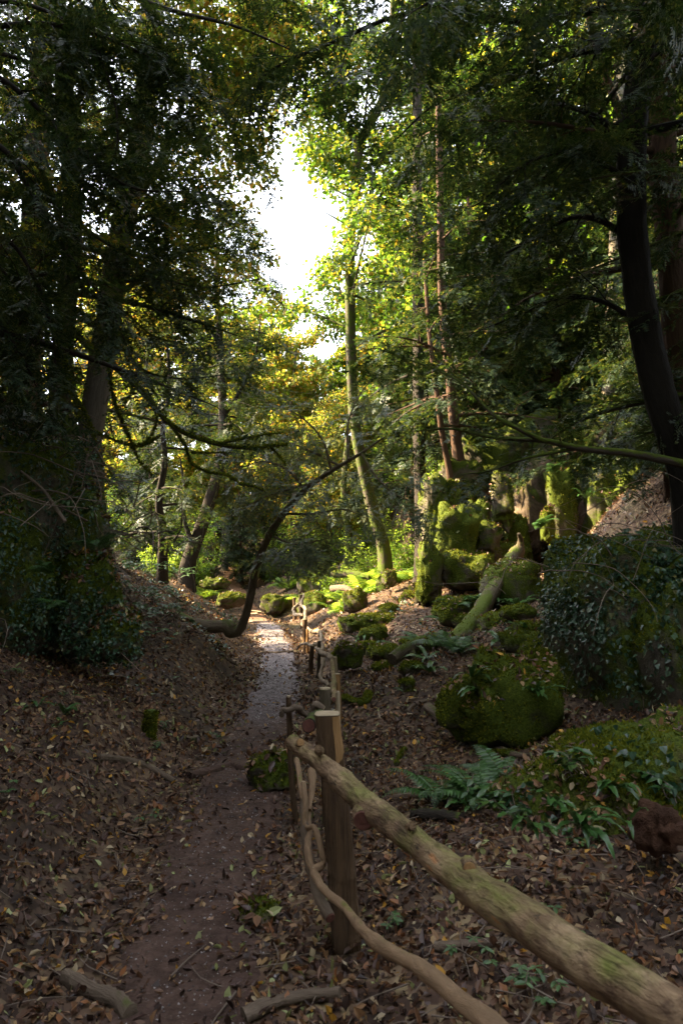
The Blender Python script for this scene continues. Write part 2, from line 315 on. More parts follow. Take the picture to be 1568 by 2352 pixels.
def path_mat():
    m, nt, out = new_mat('path_dirt_and_gravel')
    tc = nt.nodes.new('ShaderNodeTexCoord'); v = tc.outputs['Object']; sx = nt.nodes.new('ShaderNodeSeparateXYZ'); nt.links.new(v, sx.inputs[0])
    n1 = tex_noise(nt, v, 9, 6, 0.7); n2 = tex_noise(nt, v, 1.6, 4)
    dirt = ramp(nt, n1, [(0.3, (0.036, 0.021, 0.016)), (0.7, (0.105, 0.064, 0.050))]); n5 = tex_noise(nt, v, 70, 3, 0.7); dirt = mix(nt, maprange(nt, n5, 0.6, 0.7, 0, 0.7), dirt, (0.17, 0.12, 0.10)); dirt = mix(nt, maprange(nt, n2, 0.5, 0.65, 0, 0.6), dirt, (0.030, 0.018, 0.016))
    vo = nt.nodes.new('ShaderNodeTexVoronoi'); vo.inputs['Scale'].default_value = 32; nt.links.new(v, vo.inputs['Vector'])
    sp = nt.nodes.new('ShaderNodeSeparateColor'); nt.links.new(vo.outputs['Color'], sp.inputs[0])
    grav = ramp(nt, sp.outputs[0], [(0, (0.085, 0.068, 0.070)), (0.5, (0.185, 0.155, 0.162)), (1, (0.34, 0.30, 0.31))])
    red = ramp(nt, n1, [(0.3, (0.11, 0.055, 0.032)), (0.7, (0.27, 0.15, 0.09))])
    yy = mth(nt, 'ADD', sx.outputs['Y'], mth(nt, 'MULTIPLY', mth(nt, 'SUBTRACT', n2, 0.5), 3.0))
    c = mix(nt, maprange(nt, yy, 6.8, 10.0), dirt, grav)
    c = mix(nt, maprange(nt, yy, 20.5, 23.5), c, red)
    principled(nt, out, c, maprange(nt, n2, 0.3, 0.7, 0.8, 0.95), 0.15, mth(nt, 'ADD', n1, mth(nt, 'MULTIPLY', vo.outputs['Distance'], 0.4)), 0.6, 0.03); return m
M['ground'] = ground_mat(); M['path'] = path_mat()

# ------------------------------------------------------------------ terrain
_ys = np.linspace(-20, 140, 1601)
_k = np.ones(25)/25
def _table(y, v):
    t = np.interp(_ys, y, v); return np.convolve(np.pad(t, 12, mode='edge'), _k, 'valid')
_xc = _table([-20, 2.6, 3.8, 5.5, 7.9, 11.8, 13.6, 20.5, 24, 30, 38, 60, 140], [-0.3, -0.59, -0.68, -0.80, -0.80, -1.05, -1.25, -2.15, -3.0, -4.6, -6.4, -9, -9])
_zc = _table([-20, 2, 5.4, 6.0, 13.4, 13.8, 23.6, 24.2, 30, 38, 65, 140], [0, 0, 0.0, 0.03, 0.0, 0.05, 0.02, 0.10, 0.85, 1.9, 9, 14])
_kr = _table([-20, 4.5, 6.5, 9, 12, 15, 25, 40, 140], [0.05, 0.0, 0.05, 0.27, 0.42, 0.48, 0.42, 0.22, 0.1])
def XC(y): return np.interp(y, _ys, _xc)
_r = np.random.default_rng(3)
_wv = [(_r.normal(size=2)*f, _r.uniform(0, 6.28), a) for f, a in [(0.5, 0.10)]*3+[(1.6, 0.035)]*4+[(5, 0.010)]*5+[(14, 0.004)]*4]
def H(x, y):
    x = np.asarray(x, float); y = np.asarray(y, float); c = np.interp(y, _ys, _xc); z = np.interp(y, _ys, _zc); u = x-c
    sl_ = np.maximum(0, -u-0.42); A = 5.5; z = z + A*(1-np.exp(-sl_*np.interp(y, [5, 8.5, 13, 20], [0.44, 0.64, 0.62, 0.46])/A))*sstep(0, 0.8, sl_)**0.5
    sr = np.maximum(0, u-0.75); k = np.interp(y, _ys, _kr); z = z + 4.5*(1-np.exp(-sr*k/4.5))
    z = z + 2.4*sstep(15.3, 17.6, y-0.10*(x-3.5))*sstep(2.0, 3.2, x)*(1-sstep(45, 70, y))
    z = z + 2.2*sstep(3.0, 6.0, x)*(1-sstep(11, 15, y))*sstep(2.0, 5.0, y)
    n = sum(a*np.sin(f[0]*x+f[1]*y+p) for f, p, a in _wv)
    return z + n*np.clip((np.abs(u)-0.25)/0.6, 0.08, 1.0)
def Hs(x, y): return float(H(x, y))
def G(px, py):                          # the point of the ground seen at px, py
    dirv = P(px, py, 1.0)-CAM; d = np.concatenate([np.linspace(1, 12, 1200), np.linspace(12, 90, 3000)])
    p = CAM + d[:, None]*dirv; b = p[:, 2] < H(p[:, 0], p[:, 1])
    i = int(np.argmax(b)) if b.any() else len(d)-1
    return np.array([p[i, 0], p[i, 1], Hs(p[i, 0], p[i, 1])]), d[i]
def on_ground(x, y, dz=0.0): return np.array([x, y, Hs(x, y)+dz])

def axis(lo, hi, c, near, grow):
    a = [0.0]
    while a[-1] < hi-c: a.append(a[-1]+near*(1+grow*a[-1]))
    b = [0.0]
    while b[-1] < c-lo: b.append(b[-1]+near*(1+grow*b[-1]))
    return np.array([c-x for x in b[:0:-1]]+[c+x for x in a])
gx = axis(-900, 900, -0.5, 0.07, 0.75); gy = axis(-300, 1500, 3.0, 0.08, 0.42)
X, Y = np.meshgrid(gx, gy); Z = H(X, Y)
gi = np.arange(len(gy)-1)[:, None]*len(gx)+np.arange(len(gx)-1)[None, :]
q = np.stack([gi, gi+1, gi+1+len(gx), gi+len(gx)], -1).reshape(-1, 4)
tag(link('ground', mesh_np('ground', np.stack([X, Y, Z], -1).reshape(-1, 3), [q], M['ground'])), 'brown leaf covered woodland ground of the gully', kind='structure')

rng = np.random.default_rng(11)
py_ = np.arange(0.3, 46, 0.05); cols = np.linspace(-1, 1, 17)
wl_ = 0.36+0.05*np.sin(py_*1.7)+0.035*np.sin(py_*4.3+1)+rng.uniform(-0.02, 0.02, len(py_)); wr_ = 0.36+0.05*np.sin(py_*1.3+2)+0.035*np.sin(py_*5.1)+rng.uniform(-0.02, 0.02, len(py_))
px_ = XC(py_)[:, None] + np.where(cols < 0, cols*wl_[:, None], cols*wr_[:, None]); pyy = np.repeat(py_[:, None], 17, 1)
pz_ = H(px_, pyy) + 0.012 - 0.035*np.abs(cols)[None, :]**6 + rng.uniform(-0.004, 0.004, px_.shape)
i = np.arange(len(py_)-1)[:, None]*17+np.arange(16)[None, :]
tag(link('path', mesh_np('path', np.stack([px_, pyy, pz_], -1).reshape(-1, 3), [np.stack([i, i+1, i+18, i+17], -1).reshape(-1, 4)], M['path'])), 'narrow trodden dirt path with pale gravel stretch', kind='structure')

# ------------------------------------------------------------------ fallen leaves and gravel
def litter(n, dmin, dmax, seed, lo, hi, keep_path=0.10):
    r = np.random.default_rng(seed)
    d = dmin+(dmax-dmin)*r.random(n)**1.05; x = r.uniform(-1, 1, n)*(0.62*d+1.2)
    u = x-XC(d); onp = np.abs(u+0.06*np.sin(d*2.3)+0.04*np.sin(d*5.1)) < 0.26+r.uniform(-0.14, 0.12, n)
    keep = (~onp) | (r.random(n) < keep_path)
    x, d = x[keep], d[keep]; n = len(x)
    e = 0.03; z = H(x, d); nx = -(H(x+e, d)-z)/e; ny = -(H(x, d+e)-z)/e
    nv = nrm(np.stack([nx, ny, np.ones(n)], -1) + r.normal(size=(n, 3))*0.38)
    pos = np.stack([x, d, z-0.003+r.random(n)**2*0.026], -1)
    L = r.uniform(lo, hi, n)*(1+0.022*d)
    fw_ = rand_dirs(n, r); A, B, C = np.arange(n) % 3 == 0, np.arange(n) % 3 == 1, np.arange(n) % 3 == 2; VV, FF, n0 = [], [], 0
    for m_, sh, fo, cu, k_ in ((A, (0.3, 0.27, 0.68, 0.22), 0.45, 0.2, 1.0), (B, (0.25, 0.13, 0.7, 0.11), 0.8, 0.35, 1.1), (C, (0.35, 0.36, 0.6, 0.30), 0.25, -0.3, 0.75)):
        v_, f_ = leaves(pos[m_], fw_[m_], nv[m_], L[m_]*k_, sh, fo, cu); VV.append(v_+r.normal(size=v_.shape)*0.0018); FF.append(f_+n0); n0 += len(v_)
    return np.concatenate(VV), np.concatenate(FF)
v1, f1 = litter(66000, 1.6, 6.5, 1, 0.016, 0.054, 0.26); v2, f2 = litter(60000, 6.0, 16, 2, 0.032, 0.068); v3, f3 = litter(36000, 15.5, 40, 3, 0.05, 0.08)
tag(link('leaf_litter', mesh_np('leaf_litter', np.concatenate([v1, v2, v3]), [np.concatenate([f1, f2+len(v1), f3+len(v1)+len(v2)])], M['litter'], False)), 'brown and yellow fallen leaves strewn over the banks', kind='stuff')
r = np.random.default_rng(5)
n = 8000; gy_ = np.concatenate([7.2+15*r.random(n-3000)**0.85, 1.6+6*r.random(3000)]); gx_ = XC(gy_)+np.clip(r.normal(size=n)*0.17, -0.36, 0.36)
octv = np.array([[1, 0, 0], [0, 1, 0], [-1, 0, 0], [0, -1, 0], [0, 0, .6], [0, 0, -.6]], float)
octf = np.array([[0, 1, 4], [1, 2, 4], [2, 3, 4], [3, 0, 4], [1, 0, 5], [2, 1, 5], [3, 2, 5], [0, 3, 5]])
vv, ff = stamp((octv, octf), np.stack([gx_, gy_, H(gx_, gy_)+0.012], -1), rand_dirs(n, r), np.array([0, 0, 1.0])+r.normal(size=(n, 3))*0.3, np.where(np.arange(n) < n-3000, r.uniform(0.004, 0.013, n), r.uniform(0.002, 0.0065, n)))
vv += r.normal(size=vv.shape)*0.002
m, nt, out = new_mat('gravel_stone'); g = nt.nodes.new('ShaderNodeNewGeometry')
principled(nt, out, ramp(nt, g.outputs['Random Per Island'], [(0, (0.06, 0.045, 0.042)), (0.6, (0.17, 0.145, 0.145)), (1, (0.42, 0.38, 0.38))]), 0.55, 0.4)
tag(link('gravel', mesh_np('gravel', vv, [ff], m, False)), 'pale loose gravel on the middle stretch of path', kind='stuff')

r = np.random.default_rng(15); g = Geo()
for k in range(900):
    d_ = 1.8+9*r.random()**1.3; x_ = r.uniform(-1, 1)*(0.6*d_+0.6)
    if abs(x_-float(XC(d_))) < 0.3 and r.random() < 0.8: continue
    a_ = r.uniform(0, 6.28); L_ = r.uniform(0.05, 0.28); dx, dy = math.cos(a_)*L_/2, math.sin(a_)*L_/2; b_ = r.normal(size=2)*L_*0.12
    xs = np.array([x_-dx, x_+b_[0], x_+dx]); ys = np.array([d_-dy, d_+b_[1], d_+dy]); g.tube(spline(np.stack([xs, ys, H(xs, ys)+0.016+r.uniform(0, 0.014)], -1), 5), np.linspace(0.0035, 0.0015, 5)*r.uniform(0.6, 1.5), 4, False)
tag(g.part('twig_litter', M['twig']), 'small dry twigs scattered among the fallen leaves', kind='stuff')

# ------------------------------------------------------------------ rustic fence
fence = thing('rustic_fence', 'rustic fence of rough posts and crooked branch rails beside the path', 'fence', on_ground(-0.05, 2.96))
r = np.random.default_rng(21)
def fpost(top, base_d=None, w=0.05, mat='post', k=8, flat=1.0, topmat='pale_cut', lean=None, name='post'):
    top = np.asarray(top); b = np.array([top[0], top[1], 0.0]) if lean is None else np.array([top[0]+lean[0], top[1]+lean[1], 0.0])
    b[2] = Hs(b[0], b[1])-0.15
    g = Geo(); n = 14; pts = spline([b, (b+top)/2+r.normal(size=3)*0.008, top], n)
    g.tube(pts, np.linspace(w*1.05, w, n)*(1+r.uniform(-0.04, 0.04, n)), k, True, 0.05, r, 2, flat)
    p = g.part(name, M[mat], fence)
    t = Geo(); dv = nrm(top-b); t.tube(np.stack([top+dv*0.002, top+dv*0.010]), [w*0.93, w*0.88], k, True, 0, None, 0, flat); t.part('cut_top', M[topmat], p)
    return p
# near hewn post, four-sided and split along the grain
top1 = P(752, 1640, 2.98); base1 = on_ground(0.035, 2.99, -0.15)
g = Geo(); n = 26; pts = spline([base1, (base1+top1)/2+np.array([0.006, 0, 0]), top1], n)
ang = np.array([-2.7, -2.3, -1.9, -1.2, -0.75, -0.3, 0.35, 0.8, 1.4, 2.0, 2.5, 3.0]); kk = len(ang)
rad = np.array([.062, .070, .060, .058, .068, .058, .056, .066, .056, .060, .066, .056])
R_ = rad[None, :]*(1+0.03*r.normal(size=(n, kk)))*np.linspace(1.22, 1.02, n)[:, None]
vx = pts[:, None, :]+np.stack([R_*np.cos(ang)*0.94, R_*np.sin(ang), 0*R_], -1)
i = np.arange(n-1)[:, None]*kk; j = np.arange(kk)[None, :]; j2 = (j+1) % kk
vv = np.vstack([vx.reshape(-1, 3), top1]); aa = vv-base1
g.add(vv, np.stack([i+j, i+j2, i+kk+j2, i+kk+j], -1).reshape(-1, 4), np.stack([np.full(kk, n*kk), (n-1)*kk+np.arange(kk), (n-1)*kk+(np.arange(kk)+1) % kk], -1), aa)
post1 = g.part('post', M['post'], fence, False); post1['label'] = 'dark hewn near post with fresh orange chisel cut'
t = Geo(); cap = np.vstack([vx[-1]+[0, 0, 0.004], top1+[0, 0, 0.006]]); t.add(cap, None, np.stack([np.full(kk, kk), np.arange(kk), (np.arange(kk)+1) % kk], -1), cap-base1); t.part('cut_top', M['pale_cut'], post1)
# the peeled orange facet below the top, on the side facing the path walker
t = Geo(); fr = vx[-5:, 3:6].copy()+np.array([0.0, -0.004, 0]); fr[0, :, 2] += np.array([-0.03, 0.0, 0.02]); a_, b_ = fr.shape[:2]
i = np.arange(a_-1)[:, None]*b_; j = np.arange(b_-1)[None, :]; t.add(fr.reshape(-1, 3), np.stack([i+j, i+j+1, i+b_+j+1, i+b_+j], -1).reshape(-1, 4), None, fr.reshape(-1, 3)-base1); t.part('chisel_cut', M['cut'], post1, False)
def frail(pts, r0, r1, mat='branch_rail', n=40, k=9, wob=0.002, name='rail', ends=('pale_cut', 'pale_cut'), rough=0.05):
    p = spline(pts, n)+r.normal(size=(n, 3))*wob*0.3; w = np.convolve(np.pad(r.normal(size=n)*wob*3, 2, mode='edge'), np.ones(5)/5, 'valid')
    p[:, 2] += w; p[:, 0] += np.convolve(np.pad(r.normal(size=n)*wob*3, 2, mode='edge'), np.ones(5)/5, 'valid'); g = Geo(); rr = np.linspace(r0, r1, n)*(1+0.9*rough*r.normal(size=n))*(1+0.10*np.convolve(np.pad(r.normal(size=n), 4, mode='edge'), np.ones(9)/3, 'valid')); g.tube(p, rr, k, True, rough, r)
    o = g.part(name, M[mat], fence)
    for e, idx, nb in ((ends[0], 0, 1), (ends[1], -1, -2)):
        if e:
            dv = nrm(p[idx]-p[nb]); t = Geo(); t.tube(np.stack([p[idx]+dv*0.001, p[idx]+dv*0.006]), [rr[idx]*0.9, rr[idx]*0.86], 10); t.part('cut_end', M[e], o)
    return o
rail_pts = [P(672, 1705, 3.02), P(735, 1752, 2.76), P(812, 1820, 2.45), P(900, 1893, 2.16), P(1050, 2010, 1.82), P(1300, 2180, 1.45), P(1640, 2388, 1.16), P(2200, 2800, 0.86)]
mr = frail(rail_pts, 0.036, 0.045, 'rail', 70, 16, 0.0015, ends=('cut', None), rough=0.028); mr['label'] = 'thick round top rail with knots and green algae'
for (x_, y_, d_, ox, oy, rr) in ((838, 1874, 2.30, -10, 22, 0.034), (733, 1724, 2.74, -4, -10, 0.015), (1075, 1988, 1.80, 6, 14, 0.018), (1300, 2200, 1.46, -6, 20, 0.020), (690, 1712, 2.93, 0, -14, 0.018), (940, 1900, 2.05, 14, -8, 0.012)):
    a = P(x_, y_, d_); b = P(x_+ox*0.5, y_+oy*0.5, d_-0.045); g = Geo(); g.tube(np.stack([a, (a+b)/2, b]), [rr*1.35, rr*1.1, rr], 12, True, 0.05, r)
    kn = g.part('knot', M['rail'], mr)
    if rr > 0.02: t = Geo(); dv = nrm(b-a); t.tube(np.stack([b+dv*0.001, b+dv*0.005]), [rr*0.92, rr*0.85], 12, True); t.part('cut_face', M['red_cut'], kn)
    elif rr > 0.0165: t = Geo(); dv = nrm(b-a); t.tube(np.stack([b+dv*0.001, b+dv*0.003]), [rr*0.9, rr*0.8], 9, True); t.part('cut_face', M['cut'], kn)
# second rail, its red cut end beside the near post
frail([P(709, 1668, 3.02), P(722, 1650, 3.8), P(742, 1640, 4.9)], 0.030, 0.034, 'bark_dark', 20, 12, 0.001, ends=('red_cut', None))
# lower crooked branches tied along the near bay
frail([P(683, 1745, 3.5), P(692, 1808, 3.3), P(706, 1868, 3.12), P(706, 1940, 2.98), P(716, 1990, 2.88), P(742, 2042, 2.72), P(788, 2084, 2.5), P(832, 2134, 2.3), P(878, 2174, 2.1), P(978, 2232, 1.85), P(1115, 2345, 1.6), P(1300, 2500, 1.4)], 0.014, 0.024, n=60, name='branch_rail')
frail([P(697, 1800, 3.2), P(700, 1850, 3.1), P(703, 1900, 3.04), P(720, 1900, 3.0), P(732, 1930, 2.95), P(742, 1962, 2.9), P(738, 1985, 2.88), P(722, 1996, 2.86)], 0.012, 0.016, n=40, name='branch_rail')
frail([P(699, 1840, 3.15), P(699, 1900, 3.05), P(712, 1990, 2.95), P(728, 2055, 2.85), P(756, 2108, 2.75)], 0.016, 0.026, 'wood_old', 30, name='branch_rail', ends=(None, 'red_cut'))
frail([P(716, 1770, 3.3), P(716, 1810, 3.2), P(708, 1860, 3.1)], 0.018, 0.012, n=14, name='branch_rail', ends=('cut', None))
# the bays behind: stakes, crooked handrail and thin rails
fpost(P(663, 1601, 4.5), w=0.028, mat='post', k=4, flat=0.6, topmat='pale_cut', lean=(0.07, 0.0), name='stake')
fpost(P(746, 1583, 4.6), w=0.042, mat='log_moss', lean=(0.02, 0))
fpost(P(776, 1591, 4.55), w=0.022, mat='pale_cut', k=4, flat=0.6, lean=(0.03, 0), name='stake')
frail([P(644, 1645, 4.4), P(649, 1632, 4.4), P(668, 1630, 4.42), P(683, 1624, 4.45), P(697, 1640, 4.48), P(712, 1637, 4.5), P(724, 1620, 4.5), P(738, 1626, 4.52)], 0.018, 0.024, 'wood_old', 40, 9, 0.003, 'crooked_rail')
frail([P(765, 1606, 5.0), P(766, 1560, 6.6), P(762, 1516, 9.2)], 0.022, 0.026, 'rail', 26, 9, 0.002, ends=('red_cut', None))
fpost(P(774, 1549, 7.0), w=0.035, mat='cut', lean=(0.02, 0)); fpost(P(769, 1510, 8.6), w=0.030, mat='pale_cut', k=4, lean=(0.02, 0), name='stake')
frail([P(763, 1514, 9.0), P(740, 1500, 10.0), P(720, 1486, 11.2), P(693, 1480, 12.2)], 0.034, 0.030, 'pale_branch', 30, 7, 0.01, 'crooked_rail')
frail([P(765, 1580, 7.6), P(748, 1570, 8.6), P(735, 1553, 9.8), P(741, 1520, 10.3), P(736, 1478, 10.9)], 0.036, 0.028, 'pale_branch', 30, 7, 0.01, 'crooked_rail')
for (x_, y_, d_, w_, m_) in ((717, 1484, 10.8, 0.035, 'post'), (733, 1473, 10.6, 0.034, 'log_moss'), (700, 1423, 13.9, 0.05, 'post'), (706, 1446, 13.6, 0.026, 'cut'), (692, 1366, 20.0, 0.065, 'post'), (701, 1394, 19.4, 0.05, 'twig'), (676, 1373, 21.5, 0.06, 'post')):
    fpost(P(x_, y_, d_), w=w_, mat=m_, lean=(r.uniform(-0.05, 0.09), 0))
frail([P(723, 1480, 11.0), P(735, 1474, 11.6), P(738, 1461, 12.4), P(727, 1450, 13.4), P(706, 1443, 14.6), P(695, 1428, 16), P(702, 1420, 17), P(701, 1397, 18.5), P(692, 1386, 19.6), P(697, 1366, 20)], 0.036, 0.055, 'pale_branch', 60, 7, 0.012, 'crooked_rail')
frail([P(700, 1410, 18.6), P(686, 1412, 19), P(675, 1409, 19.6), P(676, 1398, 20), P(690, 1385, 20.3)], 0.05, 0.045, 'pale_branch', 30, 7, 0.01, 'crooked_rail')
frail([P(690, 1480, 12.4), P(682, 1492, 12.1)], 0.02, 0.016, 'bark_dark', 8, 6, 0.0, 'brace')

# ------------------------------------------------------------------ rocks and moss
_ico = {}
def ico(sub):
    if sub not in _ico:
        bm = bmesh.new(); bmesh.ops.create_icosphere(bm, subdivisions=sub, radius=1.0); bm.verts.ensure_lookup_table()
        _ico[sub] = (np.array([v.co[:] for v in bm.verts]), np.array([[v.index for v in f.verts] for f in bm.faces])); bm.free()
    return _ico[sub]
def rock_geo(c, size, seed, sub=4, box=0.72, amp=0.30, rot=0.0, strata=0.0):
    v, f = ico(sub); v = np.sign(v)*np.abs(v)**box
    off = Vector((seed*7.3 % 97, seed*3.1 % 89, seed*5.7 % 83)); out = np.empty_like(v)
    s = np.array(size)
    for i, p in enumerate(v):
        q = Vector(p*s/np.mean(s))*1.1+off
        dsp = mnoise.fractal(q*0.9, 1.0, 2.0, 3)*amp*0.8 + mnoise.ridged_multi_fractal(q*1.6, 1.0, 2.1, 4, 1.0, 2.0)*amp*0.28 - amp*0.3 + mnoise.noise(q*5.5)*amp*0.16
        dd, pt = mnoise.voronoi(q*(2.4 if strata else 1.7)); e_ = min((dd[1]-dd[0])/0.14, 1.0)
        dsp += amp*((0.55 if strata else 0.35)*mnoise.noise(pt[0]*7.7) - (0.30 if strata else 0.22)*(1-e_))
        out[i] = p*(1+dsp)
    out = out*s; cr, sr = math.cos(rot), math.sin(rot)
    out = np.stack([out[:, 0]*cr-out[:, 1]*sr, out[:, 0]*sr+out[:, 1]*cr, out[:, 2]], -1)
    return out+np.asarray(c), f
def moss_on(v, f, n, seed, parent, size=(0.015, 0.04), low=0.1, hang=0.0, mat='moss', name='moss'):
    r = np.random.default_rng(seed)
    p, nv = surf_sample(v, [f], n, r, lambda c, nn: np.clip((nn[:, 2]-low+0.35*np.sin(c[:, 0]*4+c[:, 2]*5+seed)), 0, 1))
    if not len(p): return
    m = len(p); fw = nrm(nv+rand_dirs(m, r)*0.8+np.array([0, 0, 0.2-hang])); L = r.uniform(size[0], size[1], m)
    sd = nrm(np.cross(fw, rand_dirs(m, r)))*L[:, None]*0.33
    p = p-nv*0.004
    vv = np.stack([p-sd, p+sd, p+fw*L[:, None]], 1).reshape(-1, 3)
    o = part(name, vv, [np.arange(3*m).reshape(-1, 3)], M[mat], parent, False); o['kind'] = 'stuff'; return o
def leaves_on(v, f, n, seed, parent, shape, size, mat, name, filt, droop=0.5, lift=0.02):
    r = np.random.default_rng(seed); p, nv = surf_sample(v, [f], n, r, filt)
    if not len(p): return None
    m = len(p); fw = nrm(np.array([0, 0, -droop])+rand_dirs(m, r)*0.7+nv*0.25); up = nrm(nv+rand_dirs(m, r)*0.35+np.array([0, 0, 0.35]))
    vv, qq = leaves(p+nv*r.uniform(0.0, lift, m)[:, None], fw, up, r.uniform(*size, m), shape, 0.25, 0.15)
    o = part(name, vv, [qq], M[mat], parent, False); o['kind'] = 'stuff'; return o
SURF = {}
def boulder(px, py, wpx, hpx, label, seed, d=None, depth=0.8, mossn=2500, mat='rock', box=0.75, amp=0.3, name='mossy_boulder', litter_n=120, low=0.1, sub=4, rot=None, sink=0.22, group=None):
    if d is None: p, d = G(px, py)
    else: p = P(px, py, d)
    w, h = wpx/1568*d/2, hpx/1568*d
    c = np.array([p[0], p[1]+w*depth*0.7, p[2]+h*(0.5-sink*0.5)])
    v, f = rock_geo(c, (w, w*depth, h*0.5*(1+sink)), seed, sub, box, amp, rot if rot is not None else (seed*1.3) % 0.8-0.4)
    t = thing(name, label, 'boulder', (c[0], c[1], p[2]), group)
    part('stone', v, [f], M[mat], t); SURF[label] = (v, f, t)
    if d > 15: mossn = int(mossn*0.45)
    ms = 0.010+0.0006*d
    if mossn: moss_on(v, f, mossn, seed+1, t, (ms, ms*2.6), low)
    if litter_n: leaves_on(v, f, litter_n, seed+2, t, (0.3, 0.27, 0.68, 0.22), (0.04, 0.075), 'litter', 'fallen_leaves', lambda c, n: np.clip(n[:, 2]-0.55, 0, 1), 0.1, 0.012)
    return v, f, t
boulder(1178, 1712, 240, 195, 'big dark mossy boulder with an undercut base in the hollow', 1, depth=0.9, mossn=12000, low=-0.15, amp=0.58, box=0.78, mat='rock_most', litter_n=420)
boulder(626, 1410, 54, 44, 'round mossy boulder with bare red base at the path edge', 2, d=24, mossn=900, box=0.62, amp=0.42, low=0.35)
boulder(655, 1400, 60, 34, 'low brown boulder touching the round boulder by the path', 3, d=24.5, mossn=500, mat='rock_bare')
boulder(720, 1365, 72, 40, 'flat topped mossy boulder with leaves on top behind the fence end', 4, d=23, mossn=1800, box=0.6)
boulder(715, 1412, 66, 50, 'mossy boulder just right of the farthest fence post', 5, d=21, mossn=1500)
boulder(748, 1345, 66, 42, 'smooth domed mossy boulder highest above the fence end', 6, d=26, mossn=1500)
boulder(815, 1398, 58, 46, 'squarish mossy boulder at the top of the right bank', 7, d=17, mossn=1800)
boulder(895, 1340, 34, 30, 'small round mossy boulder on the leafy clearing', 8, d=18, mossn=900)
boulder(945, 1410, 62, 50, 'mossy boulder pair member with flat top beside ferns', 9, d=14.5, mossn=1500, box=0.65)
boulder(955, 1366, 30, 26, 'little mossy boulder perched behind the flat topped one', 10, d=15.5, mossn=700)
boulder(855, 1462, 150, 50, 'broad low mossy rock shoulder covered in ferns above the fence', 12, d=12.8, mossn=3500, low=-0.1, amp=0.4)
boulder(800, 1530, 70, 45, 'small mossy hump beside the fence rail', 13, d=10.2, mossn=1500)
boulder(1060, 1430, 120, 60, 'low mossy rock under the ferns left of the fallen trunk', 14, d=11.5, mossn=2200)
boulder(1075, 1340, 150, 80, 'long moss covered rock above the head of the fallen trunk', 15, d=13.2, mossn=3000, low=-0.1)
boulder(1150, 1300, 170, 60, 'moss covered ledge below the sunlit rock wall', 16, d=14.2, mossn=2600, low=-0.1)
boulder(1190, 1400, 160, 110, 'leafy mossy slab right of the fallen trunk', 17, d=11.5, mossn=2600, low=-0.1, litter_n=350)
boulder(1190, 1480, 170, 70, 'dark mossy rock shelf behind the tongue ferns', 18, d=9.6, mossn=2200)
boulder(1275, 1560, 150, 90, 'dark low rock between the big boulder and the ivy rock', 19, d=7.8, mossn=2200)
boulder(620, 1812, 125, 74, 'small mossy rock at the path edge by the near fence', 20, d=5.0, depth=0.8, mossn=1100, mat='rock', litter_n=140, amp=0.46, box=0.9, low=0.1)
boulder(522, 1392, 64, 30, 'bright mossy rock on the left path edge behind the leaning trunk', 22, d=21.5, mossn=1500, amp=0.55, box=0.9)
boulder(495, 1350, 56, 24, 'mossy rock higher along the left path edge', 23, d=25, mossn=900, amp=0.55, box=0.9)
boulder(585, 2135, 110, 45, 'half buried dark stone beside the path in the foreground', 24, d=3.1, depth=0.8, mossn=250, mat='rock_bare', litter_n=40, sink=0.5)
boulder(1020, 1500, 90, 40, 'low mossy stone at the foot of the fallen trunk', 25, d=9.6, mossn=1200)
boulder(1130, 1560, 170, 60, 'mossy rock lying behind the big undercut boulder', 26, d=8.2, mossn=2500)
boulder(935, 1590, 36, 28, 'tiny mossy stone alone on the leaves below the forked trunk', 27, mossn=500, litter_n=10)
rs_ = np.random.default_rng(88)
for k in range(16):
    x_, y_ = rs_.uniform(800, 1250), rs_.uniform(1400, 1570); p_, d_ = G(x_, y_); w_ = rs_.uniform(0.28, 0.6)/d_*1568
    boulder(x_, y_, w_, w_*rs_.uniform(0.32, 0.55), 'small mossy stone scattered on the right bank', 400+k, d=d_, mossn=700, sub=3, litter_n=15, amp=0.4, box=0.8, name='mossy_stone', group='small mossy stones on the right bank')
# mossy bank mound in the right foreground
t = thing('mossy_mound', 'mossy mound with ivy and tongue ferns in the right foreground', 'mound', on_ground(1.95, 4.1))
v, f = rock_geo((2.55, 4.30, -0.16), (1.62, 1.20, 0.80), 30, 5, 1.0, 0.22, -0.15)
part('earth', v, [f], M['rock_soil'], t); MOUND = (v, f, t)
moss_on(v, f, 30000, 31, t, (0.012, 0.038), 0.55)
leaves_on(v, f, 5200, 33, t, (0.3, 0.27, 0.68, 0.22), (0.025, 0.06), 'litter', 'fallen_leaves', lambda c, n: np.clip(1.0-n[:, 2]*0.8, 0, 1)*np.clip(0.6+np.sin(c[:, 0]*5+c[:, 2]*4), 0, 1)*(c[:, 2] > -0.1), 0.3, 0.025)
boulder(1530, 1935, 120, 70, 'bare red brown stone sticking out of the foreground mound', 32, d=3.1, mossn=0, mat='rock_red', litter_n=8, amp=0.45, sink=0.5)
